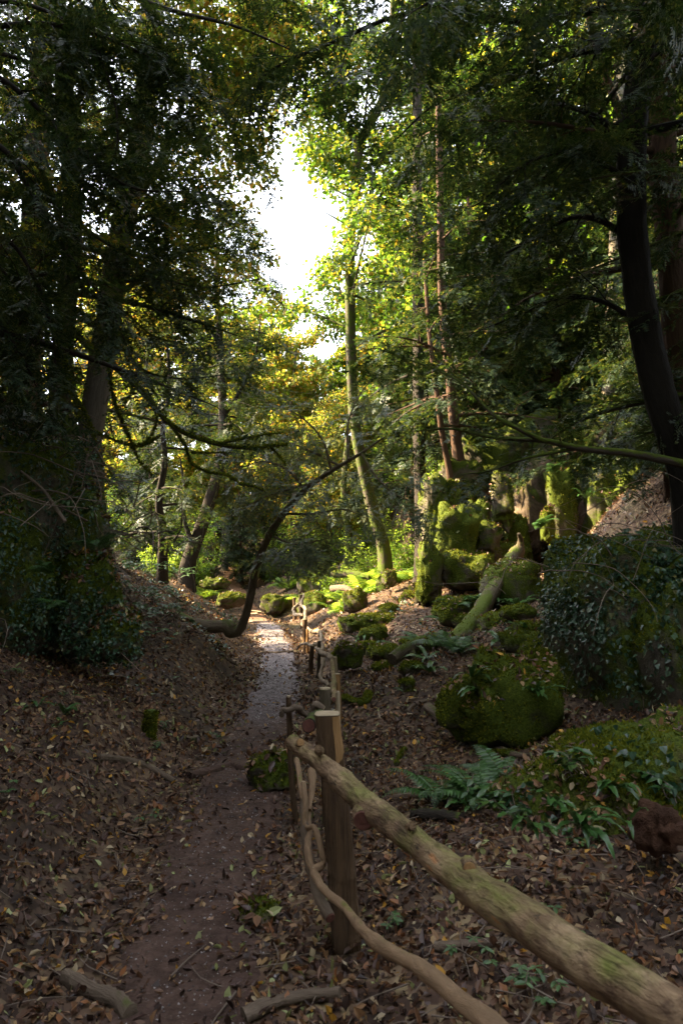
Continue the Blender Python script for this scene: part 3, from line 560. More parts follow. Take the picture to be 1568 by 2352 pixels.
# ivy rock on the right
ivr = thing('ivy_rock', 'tall dark rock draped with ivy at the right', 'rock', on_ground(2.9, 7.0))
IVY = []
for (c, s, sd) in (((3.05, 7.1, 0.95), (0.74, 0.85, 1.02), 41), ((3.85, 7.2, 1.05), (0.85, 0.9, 1.05), 42), ((3.10, 6.2, 0.55), (0.46, 0.45, 0.95), 43), ((2.75, 7.5, 0.95), (0.36, 0.6, 0.95), 44)):
    vv, ff = rock_geo(c, s, sd, 4, 0.58, 0.30, 0.2); o = part('stone', vv, [ff], M['rock'], ivr); moss_on(vv, ff, 2500, sd, o, (0.02, 0.05), 0.0); IVY.append((vv, ff, sd))
def ivy(name, label, surf, n, size, seed, filt, stems=10, mat='ivy'):
    vv = np.concatenate([s[0] for s in surf]); off = np.cumsum([0]+[len(s[0]) for s in surf[:-1]]); ff = np.concatenate([s[1]+o for s, o in zip(surf, off)])
    t = thing(name, label, 'ivy', (vv[:, 0].mean(), vv[:, 1].mean(), vv[:, 2].min()))
    o = leaves_on(vv, ff, n, seed, t, LEAF_IVY, size, mat, 'leaves', filt, 0.7, 0.06)
    r = np.random.default_rng(seed+5); g = Geo(); p, nv = surf_sample(vv, [ff], stems, r, filt)
    for a, b in zip(p, nv):
        q = [a+b*0.03]; dr = np.array([r.normal()*0.3, -0.1, -1.0])
        for k in range(6): q.append(q[-1]+nrm(dr+r.normal(size=3)*0.5)*0.14)
        g.tube(spline(q, 10), 0.004, 4, False)
    g.part('stems', M['twig'], t)['kind'] = 'stuff'; return t
ivy('ivy', 'glossy ivy hanging over the tall rock at the right', [s[:2] for s in IVY], 15000, (0.026, 0.058), 51, lambda c, n: np.clip(0.45-n[:, 1], 0, 1)*(0.25+np.clip(np.sin(c[:, 0]*5+c[:, 2]*3)*0.8+np.sin(c[:, 2]*7-c[:, 0]*3)*0.6, 0, 1))*np.clip((c[:, 2]-0.35), 0, 1), 24)
ivy('ivy', 'ivy trailing over the mossy mound in the right foreground', [MOUND[:2]], 1300, (0.025, 0.055), 52, lambda c, n: np.clip(0.2-n[:, 1], 0, 1)*np.clip(np.sin(c[:, 0]*6+c[:, 2]*7)*1.2-0.2, 0, 1), 8)

# rock wall in the sun at the right
wall = thing('rock_outcrop', 'craggy moss covered limestone outcrop catching sun at the right', 'rock wall', on_ground(3.5, 15.2))
# (x, top y, base y, half width px, depth, material)
WALL = [(1005, 1100, 1330, 34, 14.2, 'rock', 61), (1050, 1170, 1330, 42, 13.6, 'rock_full', 62), (1048, 1105, 1200, 14, 14.2, 'rock', 63), (985, 1250, 1390, 26, 13.2, 'rock', 64),
        (1100, 1150, 1270, 26, 14.8, 'rock', 65), (1155, 1090, 1210, 22, 14.2, 'rock', 66), (1215, 1065, 1290, 62, 15.2, 'rock_bare', 67), (1185, 1180, 1280, 24, 14.5, 'rock', 68),
        (1295, 1090, 1300, 30, 13.8, 'rock', 69), (1335, 1105, 1260, 28, 14.2, 'rock_bare', 70), (1258, 1165, 1245, 13, 13.5, 'rock_full', 71), (1390, 1085, 1270, 34, 13.6, 'rock', 72),
        (1450, 1070, 1300, 46, 13.4, 'rock', 73), (1310, 985, 1110, 26, 15.6, 'rock', 74), (1250, 960, 1090, 66, 16.4, 'rock', 75), (1150, 985, 1120, 74, 16.2, 'rock', 76), (1400, 955, 1120, 66, 16.0, 'rock', 77),
        (1500, 960, 1120, 60, 14.5, 'rock', 78), (1060, 1060, 1180, 50, 15.6, 'rock', 79), (1120, 1200, 1290, 26, 13.9, 'rock', 80), (1540, 1090, 1330, 60, 12.6, 'rock', 81)]
for (x_, ty, by, hw, d_, mt, sd) in WALL:
    a, b = P(x_, ty, d_), P(x_, by, d_); w_ = hw/1568*d_*1.1; hh = (a[2]-b[2])/2
    vv, ff = rock_geo((a+b)/2+np.array([0, w_*0.5, 0]), (w_, w_*1.0, hh*1.08), sd, 4, 0.62, 0.40, (sd*0.7) % 1-0.5, 1.0)
    o = part('rock', vv, [ff], M[mt], wall); moss_on(vv, ff, 1500, sd, o, (0.02, 0.045), -0.1, 0.15)
    leaves_on(vv, ff, 60, sd+9, o, (0.3, 0.27, 0.68, 0.22), (0.05, 0.09), 'litter', 'fallen_leaves', lambda c, n: np.clip(n[:, 2]-0.5, 0, 1), 0.1)

# rocky bank with ivy at the left
lm = thing('ivy_bank_rock', 'dark rock face overgrown with ivy on the left bank', 'rock', on_ground(-3.2, 6.6))
LMS = []
for (x_, ty, by, hw, d_, sd) in ((60, 1040, 1480, 130, 6.3, 91), (165, 1110, 1480, 62, 6.6, 92), (-60, 1010, 1500, 140, 5.8, 93), (195, 1280, 1500, 60, 6.1, 94), (110, 1020, 1300, 90, 7.4, 95), (240, 1400, 1520, 60, 6.0, 96)):
    a, b = P(x_, ty, d_), P(x_, by, d_); w_ = hw/1568*d_; hh = (a[2]-b[2])/2
    vv, ff = rock_geo((a+b)/2+np.array([0, w_*0.6, 0]), (w_*1.1, w_*1.1, hh*1.08), sd, 4, 0.72, 0.30, (sd*0.7) % 1-0.5)
    o = part('stone', vv, [ff], M['rock'], lm); moss_on(vv, ff, 2500, sd, o, (0.015, 0.04), -0.1); LMS.append((vv, ff))
    leaves_on(vv, ff, 900, sd+9, o, (0.3, 0.27, 0.68, 0.22), (0.03, 0.06), 'litter', 'fallen_leaves', lambda c, n: np.clip(n[:, 2]-0.35, 0, 1), 0.1)
ivy('ivy', 'small leaved dark ivy over the rock face on the left bank', LMS, 17000, (0.020, 0.040), 53, lambda c, n: np.clip(0.5-n[:, 1], 0, 1)*(0.30+np.clip(np.sin(c[:, 0]*4+c[:, 2]*4)*0.8+np.sin(c[:, 2]*6-c[:, 1]*3)*0.6, 0, 1)), 20)

# ------------------------------------------------------------------ logs, stumps, roots, steps
r = np.random.default_rng(77)
def log(pts, r0, r1, mat, label, name='fallen_log', cat='log', n=30, k=10, mossn=0, rough=0.07, lobes=3, seed=0, cut=True, extra=(), group=None):
    g = Geo(); p = spline(pts, n); g.tube(p, np.linspace(r0, r1, n)*(1+0.05*r.normal(size=n)), k, True, rough, r, lobes)
    for (e, a, b) in extra: g.tube(spline(e, 16), np.linspace(a, b, 16), 8, True, rough, r)
    V_ = g.V(); t = thing(name, label, cat, (V_[:, 0].mean(), V_[:, 1].mean(), V_[:, 2].min()), group)
    g.part('bark', M[mat], t)
    if mossn: moss_on(V_, np.concatenate([np.concatenate(g.q)[:, [0, 1, 2]], np.concatenate(g.q)[:, [0, 2, 3]]]), mossn, 900+seed, t, (0.012, 0.035), 0.15)
    return t
log([P(1192, 1262, 12.6), P(1165, 1300, 12.0), P(1110, 1395, 10.9), P(1060, 1465, 10.1), P(1030, 1510, 9.7)], 0.12, 0.155, 'log_moss', 'long mossy fallen trunk leaning against the rocks with forked foot', 'fallen_tree', 'tree', 40, 12, 700, seed=1,
    extra=[([P(1050, 1470, 10.1), P(990, 1470, 10.0), P(940, 1488, 9.8), P(900, 1515, 9.5)], 0.11, 0.09), ([P(1035, 1500, 9.8), P(1010, 1528, 9.4), P(960, 1545, 9.0)], 0.11, 0.05), ([P(940, 1488, 9.8), P(955, 1515, 9.6)], 0.06, 0.04), ([P(1185, 1275, 12.5), P(1195, 1245, 12.5), P(1190, 1225, 12.4)], 0.09, 0.03)])
def glog(pp, r0, r1, mat, label, name='fallen_branch', cat='branch', lift=0.5, **kw):
    pts = []
    for x_, y_ in pp:
        p, d = G(x_, y_); pts.append(p+np.array([0, 0, r0*lift]))
    return log(pts, r0, r1, mat, label, name, cat, **kw)
glog([(985, 1632), (1005, 1650), (1035, 1675), (1070, 1705), (1095, 1712)], 0.055, 0.04, 'wood_old', 'pale grey broken branch lying on leaves below the big boulder', n=30, lobes=2, rough=0.1)
glog([(1085, 1700), (1130, 1718), (1170, 1735), (1212, 1744)], 0.035, 0.022, 'wood_old', 'thin reddish branch end beside the pale broken branch')
glog([(1100, 1738), (1135, 1738), (1172, 1737)], 0.032, 0.030, 'bark_moss', 'short bright mossy log in front of the big boulder', 'mossy_log', 'log', mossn=700, seed=2)
glog([(935, 1640), (950, 1622), (985, 1612), (1020, 1612)], 0.024, 0.012, 'wood_old', 'thin curved twig arching over the leaves', cat='twig')
glog([(905, 1838), (960, 1832), (1020, 1834)], 0.025, 0.02, 'wood_old', 'thin grey branch lying left of the green ferns')
glog([(950, 1878), (1010, 1880), (1060, 1888)], 0.035, 0.03, 'bark_dark', 'dark rotting log below the green ferns', 'rotting_log', 'log')
glog([(910, 1760), (925, 1730), (930, 1722)], 0.022, 0.018, 'bark_moss', 'small mossy stick poking from the leaves', cat='stick', mossn=200, seed=3)
glog([(790, 1610), (812, 1620), (838, 1618), (848, 1600)], 0.05, 0.045, 'bark_moss', 'crooked mossy dead branch lying beside the fence', mossn=900, seed=4)
glog([(1000, 2185), (1080, 2180), (1180, 2170)], 0.02, 0.017, 'wood_old', 'dark straight stick on the leaves under the near rail', cat='stick')
glog([(225, 1745), (290, 1752), (340, 1765), (400, 1800)], 0.028, 0.02, 'wood_old', 'long dark root showing through leaves on left bank', 'tree_root', 'root')
glog([(150, 2255), (210, 2285), (270, 2310), (300, 2345)], 0.03, 0.03, 'wood_old', 'thick root crossing the bottom left of the path', 'tree_root', 'root')
glog([(560, 2350), (620, 2320), (700, 2300), (780, 2295)], 0.03, 0.022, 'wood_old', 'root running across the ground at the bottom centre', 'tree_root', 'root')
glog([(330, 2105), (365, 2080), (392, 2050)], 0.007, 0.004, 'twig', 'thin pale twig on the left edge of path', cat='twig', n=10, k=5)
glog([(500, 1500), (520, 1515), (545, 1530)], 0.03, 0.02, 'wood_old', 'short stick on the leafy bank below the leaning tree', cat='stick')
glog([(0, 1425), (60, 1455), (130, 1490), (170, 1510)], 0.04, 0.03, 'bark_moss', 'mossy root along the foot of the left rock face', 'tree_root', 'root', mossn=600, seed=5)
glog([(150, 1400), (220, 1470), (290, 1530)], 0.05, 0.03, 'bark_moss', 'mossy root running down from the ivy rock face', 'tree_root', 'root', mossn=800, seed=6)
log([P(765, 1318, 22), P(810, 1318, 21.5), P(850, 1325, 21)], 0.13, 0.10, 'bark_moss', 'mossy log lying behind the domed boulder', 'mossy_log', 'log', 20, 10, 900, seed=7)
log([P(762, 1352, 21), P(790, 1350, 20.4), P(815, 1362, 20)], 0.10, 0.08, 'wood_old', 'grey cut log on the bank right of the mossy boulders', 'cut_log', 'log', 20, 10)
def stump(px, py, rr, hh, mat, label, mossn=0, seed=0, tilt=0.0, topmat='bark_dark'):
    p, d = G(px, py); n = 9; pts = np.stack([p+np.array([tilt*s*hh, 0, s*hh-0.08]) for s in np.linspace(0, 1.2, n)])
    g = Geo(); g.tube(pts, rr*np.linspace(1.3, 0.9, n), 14, True, 0.07, r, 4); V_ = g.V(); t = thing('tree_stump', label, 'stump', p); g.part('bark', M[mat], t)
    if mossn: qq = np.concatenate(g.q); moss_on(V_, np.concatenate([qq[:, [0, 1, 2]], qq[:, [0, 2, 3]]]), mossn, seed, t, (0.012, 0.03), -0.7, 0.3)
    c = Geo(); c.tube(np.stack([pts[-1]+[0, 0, 0.002], pts[-1]+[0, 0, 0.008]]), [rr*0.86, rr*0.82], 14); c.part('cut_top', M[topmat], t)
stump(440, 1700, 0.075, 0.09, 'bark_dark', 'dark sawn stump on the left side of the path', topmat='wood_old')
stump(340, 1685, 0.045, 0.22, 'bark_moss', 'narrow moss covered stump on the left bank', 2200, 5, 0.1, 'bark_moss')
stump(962, 1805, 0.05, 0.05, 'bark_dark', 'small round log end lying by the green ferns')
# wooden step and low ledges along the path
ws = thing('wooden_step', 'weathered wooden step board with post on the far path', 'step', on_ground(-3.15, 24.0))
for (a, b, w_) in ((P(566, 1412, 24), P(592, 1410, 24), 0.09), (P(572, 1403, 24.3), P(600, 1406, 24.3), 0.07)):
    g = Geo(); g.tube(np.stack([a, b]), w_, 4, True, 0, None, 0, 0.6); g.part('plank', M['pale_cut'], ws, False)
g = Geo(); a = P(566, 1405, 24.2); g.tube(np.stack([a-[0, 0, 0.2], a+[0, 0, 0.45]]), 0.05, 4); g.part('post', M['wood_old'], ws, False)
for (y_, lab) in ((5.55, 'low earth and stone ledge crossing the near path'), (13.6, 'dark root step crossing the gravel path')):
    xs = np.linspace(-0.40, 0.42, 14)+float(XC(y_)); pts = np.stack([xs, y_+0.12*np.sin(xs*6)+0.05*r.normal(size=14), H(xs, np.full(14, y_))+0.005], -1)
    g = Geo(); g.tube(spline(pts, 30), np.full(30, 0.035)*(1+0.3*r.random(30)), 8, True, 0.15, r); g.solo('path_ledge', M['path'] if y_ < 8 else M['wood_old'], lab, 'ledge')

# ------------------------------------------------------------------ ferns and low plants
def arc(L, lift, droop, n):
    s = np.linspace(0, 1, n); return np.stack([L*s*(1-0.12*s), 0*s, L*(lift*s-droop*s*s)], -1)
def tongue_mesh(seed, L=0.34, w=0.026):
    r = np.random.default_rng(seed); n = 12; c = arc(L, r.uniform(0.5, 0.95), r.uniform(0.4, 0.85), n); s = np.linspace(0, 1, n)
    wd = w*np.clip(np.minimum(s*5+0.15, 1), 0, 1)*np.clip((1-s)*3.2, 0.02, 1)**0.6
    wv = 0.25*w*np.sin(s*26+seed)
    v = np.concatenate([c+np.stack([0*s, -wd, wd*0.35+wv], -1), c, c+np.stack([0*s, wd, wd*0.35-wv], -1)])
    i = np.arange(n-1); q = np.concatenate([np.stack([i, i+n, i+n+1, i+1], -1), np.stack([i+n, i+2*n, i+2*n+1, i+n+1], -1)])
    return mesh_np('frond', v, [q], M['tongue'])
def fern_mesh(seed, L=0.5, w=0.13, mat='fern', pairs=20):
    r = np.random.default_rng(seed); c = arc(L, r.uniform(0.6, 0.9), r.uniform(0.5, 0.8), pairs+2); tg = nrm(np.gradient(c, axis=0))
    pos, fw, up, ln = [], [], [], []
    for i in range(2, pairs+2):
        s = i/(pairs+1); wl0 = w*min(1, s*4.5)*(1.03-s)**0.75
        for sd in (-1, 1):
            pos.append(c[i]); fw.append(np.array([0.35*tg[i][0], sd*1.0, 0.35*tg[i][2]-0.18])); up.append(np.array([-tg[i][2], 0, tg[i][0]])+r.normal(size=3)*0.15); ln.append(wl0*r.uniform(0.9, 1.1))
    v, q = leaves(np.array(pos), np.array(fw), np.array(up), np.array(ln), (0.12, 0.13, 0.6, 0.10), 0.2, 0.1)
    g = Geo(); g.tube(c, np.linspace(0.003, 0.001, len(c)), 3, False); n0 = len(v)
    return mesh_np('frond', np.concatenate([v, g.V()]), [np.concatenate([q, g.q[0]+n0])], M[mat], False)
TONG = [tongue_mesh(s) for s in range(5)]; FERN = [fern_mesh(s+20) for s in range(4)]; BRAK = [fern_mesh(s+40, 0.75, 0.24, 'bright', 16) for s in range(3)]
def fern(kind, loc, n, size, label, seed, face=None, group=None):
    r = np.random.default_rng(seed); t = thing({'t': 'tongue_fern', 'f': 'shield_fern', 'b': 'bracken'}[kind], label, 'fern', loc, group); lib = {'t': TONG, 'f': FERN, 'b': BRAK}[kind]
    for k in range(n):
        o = link('frond', lib[int(r.integers(len(lib)))], t, (r.normal()*0.015, r.normal()*0.015, 0))
        az = k*2.4+r.normal()*0.3 if face is None else face+r.normal()*0.75
        s = size*r.uniform(0.7, 1.15); o.scale = (s, s*r.uniform(0.85, 1.1), s); o.rotation_euler = (r.normal()*0.15, -r.uniform(-0.15, 0.3), az)
def at_ground(x_, y_, dz=0.0):
    p, d = G(x_, y_); return p+np.array([0, 0, dz])
S_ = -math.pi/2
def on_rock(lab, px, py):                # the point of a rock's surface nearest to where the photograph shows the plant
    v = SURF[lab][0]; c = v-CAM; d = c@FW; sx_ = 784+1568*(c@RT)/d; sy_ = 1176-1568*(c@UP)/d
    return v[np.argmin((sx_-px)**2+(sy_-py)**2+np.where(d > d.min()+0.55*(d.max()-d.min()), 1e6, 0))]
BB = 'big dark mossy boulder with an undercut base in the hollow'
fern('t', P(1205, 1500, 8.9), 11, 1.15, 'tongue fern standing tall on the leafy shelf behind the big boulder', 1)
fern('t', P(1180, 1520, 8.7), 8, 0.9, 'tongue fern left of the tall one behind the big boulder', 2)
fern('t', on_rock(BB, 1105, 1590), 9, 0.8, 'tongue fern on the left face of the big boulder', 3, S_)
fern('t', on_rock(BB, 1090, 1555), 7, 0.75, 'small tongue fern at the top left of the big boulder', 4, S_)
fern('t', on_rock(BB, 1235, 1605), 9, 0.85, 'tongue fern on the right face of the big boulder', 5, S_)
fern('t', P(1130, 1385, 11.2), 8, 1.4, 'tongue fern close to the left of the fallen trunk', 6)
fern('t', P(1190, 1395, 10.9), 9, 1.4, 'tongue fern just right of the fallen trunk', 7)
fern('t', P(1240, 1430, 10.0), 7, 1.3, 'tongue fern in the shade below the leafy slab', 8)
fern('t', P(970, 1430, 13.0), 8, 1.4, 'tongue fern beside the flat topped boulder', 9)
fern('t', P(900, 1420, 13.6), 9, 1.4, 'tongue fern on the mossy shoulder above the fence', 10)
fern('t', P(820, 1440, 13.6), 8, 1.4, 'tongue fern at the left end of the mossy shoulder', 11)
fern('f', P(1065, 1395, 11.6), 10, 1.3, 'leafy fern on the low rock left of the fallen trunk', 12)
fern('f', on_ground(0.88, 4.45), 13, 0.95, 'green feathery fern clump left of the foreground mound', 13)
fern('f', on_ground(0.66, 4.75), 10, 0.85, 'feathery fern spreading left on the leaves before the mound', 14)
fern('f', on_ground(1.12, 4.75, 0.05), 10, 0.9, 'feathery fern tucked against the mound', 15)
fern('t', on_ground(0.80, 4.30), 6, 0.7, 'dark upright tongue fern inside the feathery clump', 16)
fern('t', P(1330, 1900, 2.95), 9, 0.75, 'large glossy tongue fern on the front of the foreground mound', 17, S_)
fern('t', P(1210, 1905, 3.0), 7, 0.6, 'glossy tongue fern at the left of the foreground mound', 18, S_)
fern('t', P(1280, 1850, 3.05), 6, 0.55, 'tongue fern near the top of the foreground mound', 19, S_)
fern('t', P(1440, 1890, 2.85), 5, 0.5, 'tongue fern beside the bare red brown stone', 20, S_)
for k, (x_, y_, lab) in enumerate(((1.05, 3.75, 'broad strap fern low at the left foot of the mound'), (1.30, 3.62, 'broad strap fern drooping at the front foot of the mound'), (1.55, 3.50, 'broad strap fern in the middle of the mound front'), (1.85, 3.45, 'broad strap fern right of the middle of the mound front'), (1.20, 3.95, 'strap fern half way up the left flank of the mound'), (1.50, 3.85, 'strap fern half way up the middle of the mound'))):
    near = MOUND[0][np.argmin(((MOUND[0][:, :2]-[x_, y_])**2).sum(1)+np.where(MOUND[0][:, 2] < -0.05, 9, 0))]; fern('t', near, 8, 0.62, lab, 130+k, S_)
fern('f', P(1345, 1710, 5.7), 9, 0.8, 'pale fern at the foot of the ivy rock', 21, S_)
fern('f', P(1500, 1740, 5.2), 7, 0.8, 'dark fern in the corner right of the ivy rock foot', 22, S_)
fern('t', at_ground(150, 1640), 6, 0.6, 'small tongue fern on the left leafy bank', 23)
fern('t', at_ground(85, 1625), 5, 0.5, 'small fern at the far left of the leafy bank', 24)
fern('t', at_ground(130, 1668), 5, 0.4, 'lowest little fern on the left leafy bank', 25)
fern('t', P(160, 1165, 5.9), 9, 0.9, 'tongue fern near the top of the left rock face', 26, S_)
fern('t', P(195, 1180, 5.9), 6, 0.7, 'tongue fern on the right edge of the left rock face', 27, S_+0.6)
fern('f', P(215, 1265, 5.8), 8, 0.7, 'feathery fern half way down the left rock face', 28, S_+0.4)
fern('f', P(120, 1320, 5.6), 7, 0.6, 'small feathery fern low on the left rock face', 29, S_)
fern('f', P(150, 1395, 5.6), 6, 0.6, 'lowest feathery fern on the left rock face', 30, S_)
fern('t', P(1345, 1145, 13.2), 5, 1.3, 'small tongue fern in a cleft of the rock wall', 31, S_)
fern('f', P(1240, 1215, 13.4), 7, 1.2, 'sunlit little fern at the foot of the rock wall', 32, S_)
fern('f', P(1270, 1090, 13.6), 6, 1.2, 'bright fern hanging from the rock wall', 33, S_)
for k in range(14):
    x_, y_ = r.uniform(800, 1260), r.uniform(1400, 1560); p_, d_ = G(x_, y_); fern('t' if k % 3 else 'f', p_, 8, 0.6+0.06*d_, 'young green fern growing on the leafy right bank', 500+k, None, 'young ferns on the right bank')
k = 0
for (x_, y_, d_, s_, lab) in ((800, 1265, 20, 1.7, 'brightest yellow bracken left of the leaning trunk'), (835, 1255, 20.5, 1.6, 'yellow bracken just left of the leaning trunk foot'), (780, 1290, 19, 1.4, 'yellow bracken lowest on the sunlit bank'), (770, 1250, 21.5, 1.5, 'yellow bracken at the left end of the sunlit bank'),
    (905, 1255, 20, 1.5, 'green bracken right of the leaning trunk foot'), (930, 1215, 20.5, 1.7, 'tall green bracken against the rock wall end'), (850, 1220, 22, 1.7, 'bright bracken behind the leaning trunk'), (960, 1260, 18.5, 1.2, 'green bracken at the base of the mossy columns'), (715, 1290, 24, 1.6, 'pale bracken behind the domed boulder'), (660, 1300, 27, 1.6, 'pale bracken right of the far path'), (470, 1275, 25, 1.5, 'green bracken left of the far path')):
    p = P(x_, y_, d_); fern('b', (p[0], p[1], Hs(p[0], p[1])+0.02), 12, s_, lab, 60+k); k += 1
def herb(loc, n, h, spread, label, seed, mat='herb', size=(0.05, 0.085), name='leafy_plant', cat='plant', group=None, tiers=3):
    r = np.random.default_rng(seed); t = thing(name, label, cat, loc, group); g = Geo(); pos, fw, up = [], [], []; loc = np.asarray(loc)
    for k in range(n):
        az = r.uniform(0, 6.28); tip = loc+np.array([math.cos(az)*spread*r.random()**0.5, math.sin(az)*spread*r.random()**0.5, h*r.uniform(0.6, 1.1)])
        pts = spline([loc+r.normal(size=3)*[0.04, 0.04, 0], (loc+tip)/2+r.normal(size=3)*0.04+[0, 0, h*0.1], tip], 6); g.tube(pts, np.linspace(0.004, 0.002, 6), 3, False)
        for q in range(tiers):
            b = pts[-1-q]; m = int(r.integers(3, 6)); a0 = r.uniform(0, 6.28)
            for j in range(m): a = a0+j*6.28/m; pos.append(b); fw.append([math.cos(a), math.sin(a), r.uniform(-0.35, 0.15)]); up.append([r.normal()*0.2, r.normal()*0.2, 1])
    v, qq = leaves(np.array(pos), np.array(fw), np.array(up), r.uniform(*size, len(pos)), (0.32, 0.24, 0.68, 0.20), 0.2, 0.15)
    part('leaves', v, [qq], M[mat], t, False)['kind'] = 'stuff'; g.part('stems', M['twig'], t)['kind'] = 'stuff'
for k, (x_, y_, lab) in enumerate(((330, 1330, 'leafy green sprig highest on the left bank'), (380, 1345, 'leafy sprig above the mossy log on left bank'), (300, 1385, 'leafy sprig beside the ivy rock'), (370, 1400, 'broad leafy sprig in the middle of the left bank'), (345, 1440, 'pale leafy sprig above the horizontal trunk'), (395, 1435, 'leafy sprig touching the horizontal trunk'), (290, 1455, 'low leafy sprig right of the rock face foot'), (240, 1520, 'small sprig under the left rock face'), (420, 1330, 'leafy sprig below the dark forked tree'), (330, 1490, 'lowest leafy sprig on the left bank'))):
    q_, d_ = G(x_, y_); k_ = d_/8.0; herb(q_, 16, 0.30*k_**0.5, 0.42*k_, lab, 200+k, size=(0.05*k_, 0.085*k_), tiers=2)
for k, (x_, y_, lab) in enumerate(((0.95, 4.05, 'broad leaved plant at the left corner of the mound'), (1.15, 3.70, 'broad leaved plant between the feathery ferns and strap ferns'), (1.40, 3.50, 'broad leaved plant at the foot of the mound front'), (1.70, 3.35, 'broad leaved plant before the mound middle'), (2.00, 3.30, 'broad leaved plant before the red brown stone'), (1.35, 3.95, 'broad leaved plant on the mound flank'), (1.75, 3.75, 'broad leaved plant higher on the mound front'), (0.78, 4.45, 'broad leaved plant under the feathery fern'))):
    near = MOUND[0][np.argmin(((MOUND[0][:, :2]-[x_, y_])**2).sum(1)+np.where(MOUND[0][:, 2] < -0.05, 9, 0))] if k > 0 and k < 7 else on_ground(x_, y_)
    herb(near, 9, 0.11, 0.16, lab, 700+k, 'tongue', (0.04, 0.085), tiers=2)
r = np.random.default_rng(35); n = 5200
d_ = 6.5+13*r.random(n); u_ = -0.9-3.2*r.random(n)**1.2; x_ = XC(d_)+u_; kp = (np.sin(x_*2.3+d_*1.1)+np.sin(d_*2.7-x_*1.9)+r.normal(size=n)*0.5) > 0.75; x_, d_ = x_[kp], d_[kp]; n = len(x_)
d2 = 9+9*r.random(2600); x2 = XC(d2)+1.6+3.4*r.random(2600); kp = (np.sin(x2*3.1+d2*1.3)+np.sin(d2*2.2-x2*2.6)+r.normal(size=2600)*0.5) > 0.8; x_, d_ = np.concatenate([x_, x2[kp]]), np.concatenate([d_, d2[kp]]); n = len(x_)
vv, qq = leaves(np.stack([x_, d_, H(x_, d_)+0.02+0.05*r.random(n)], -1), rand_dirs(n, r)*np.array([1, 1, 0.3]), np.array([0, 0, 1.0])+r.normal(size=(n, 3))*0.35, r.uniform(0.03, 0.055, n)*(1+0.03*d_), LEAF_IVY, 0.2, 0.1)
tag(link('ground_ivy', mesh_np('ground_ivy', vv, [qq], M['ivy'], False)), 'low green ground ivy patches on the banks', kind='stuff')
r = np.random.default_rng(31)
for k in range(34):                                                  # small seedlings and green bits on the ground
    x_, y_ = ((r.uniform(0, 560), r.uniform(1480, 1900)) if k < 12 else (r.uniform(800, 1300), r.uniform(1420, 1700)) if k < 26 else (r.uniform(860, 1400), r.uniform(2020, 2330)))
    herb(at_ground(x_, y_), 3, 0.07, 0.09, 'tiny green seedling among the fallen leaves', 300+k, 'herb', (0.022, 0.045), 'seedling', 'seedling', 'seedlings on the leaf litter', 2)
# dead bramble stems over the left rock and brush below
def tangle(name, label, starts, n, L, seed, mat='twig', r0=0.006, cat='twigs', drop=0.5):
    r = np.random.default_rng(seed); t = thing(name, label, cat, starts[0])
    for k in range(n):
        a = np.asarray(starts[int(r.integers(len(starts)))])+r.normal(size=3)*[0.35, 0.25, 0.1]; dr = nrm(np.array([r.normal()*0.9, -0.25+r.normal()*0.4, r.uniform(-0.1, 0.7)])); q = [a]
        for j in range(7): q.append(q[-1]+dr*L/7*r.uniform(0.7, 1.2)); dr = nrm(dr+np.array([0, 0, -drop*0.35])+r.normal(size=3)*0.22)
        g = Geo(); rr = r0*r.uniform(0.5, 1.3); g.tube(spline(q, 14), np.linspace(rr, rr*0.35, 14), 4, False)
        if r.random() < 0.6: b = np.asarray(q[3]); g.tube(spline([b, b+r.normal(size=3)*0.12+[0, 0, 0.05], b+r.normal(size=3)*0.25], 7), rr*0.4, 4, False)
        g.part('stem', M[mat], t)
tangle('dead_bramble', 'tangle of dead pale bramble stems over the left rock top', [P(30, 1040, 6.2), P(70, 1060, 6.2), P(110, 1060, 6.4), P(20, 1110, 6.0), P(150, 1080, 6.5), P(0, 1180, 5.6), P(100, 1180, 5.8)], 46, 1.1, 1, r0=0.008)
tangle('dead_brush', 'heap of dead brown twigs below the arching branches on left bank', [P(260, 1200, 8.4), P(290, 1240, 8.6), P(320, 1260, 9.0), P(350, 1250, 9.4), P(240, 1180, 8)], 40, 0.9, 2, r0=0.009)
g = Geo(); g.tube(spline([P(40, 1075, 5.9), P(95, 1120, 5.8), P(125, 1160, 5.7), P(150, 1198, 5.65)], 16), np.linspace(0.010, 0.016, 16), 7); g.solo('dead_stick', M['twig'], 'thick pale dead stick leaning down the left rock face', 'stick')
tangle('hanging_stems', 'bare pale creeper stems arching over the ivy rock', [P(1330, 1290, 6.0), P(1450, 1220, 6.2), P(1500, 1300, 6.0), P(1400, 1350, 6.0)], 16, 1.0, 3, r0=0.006, cat='creeper')

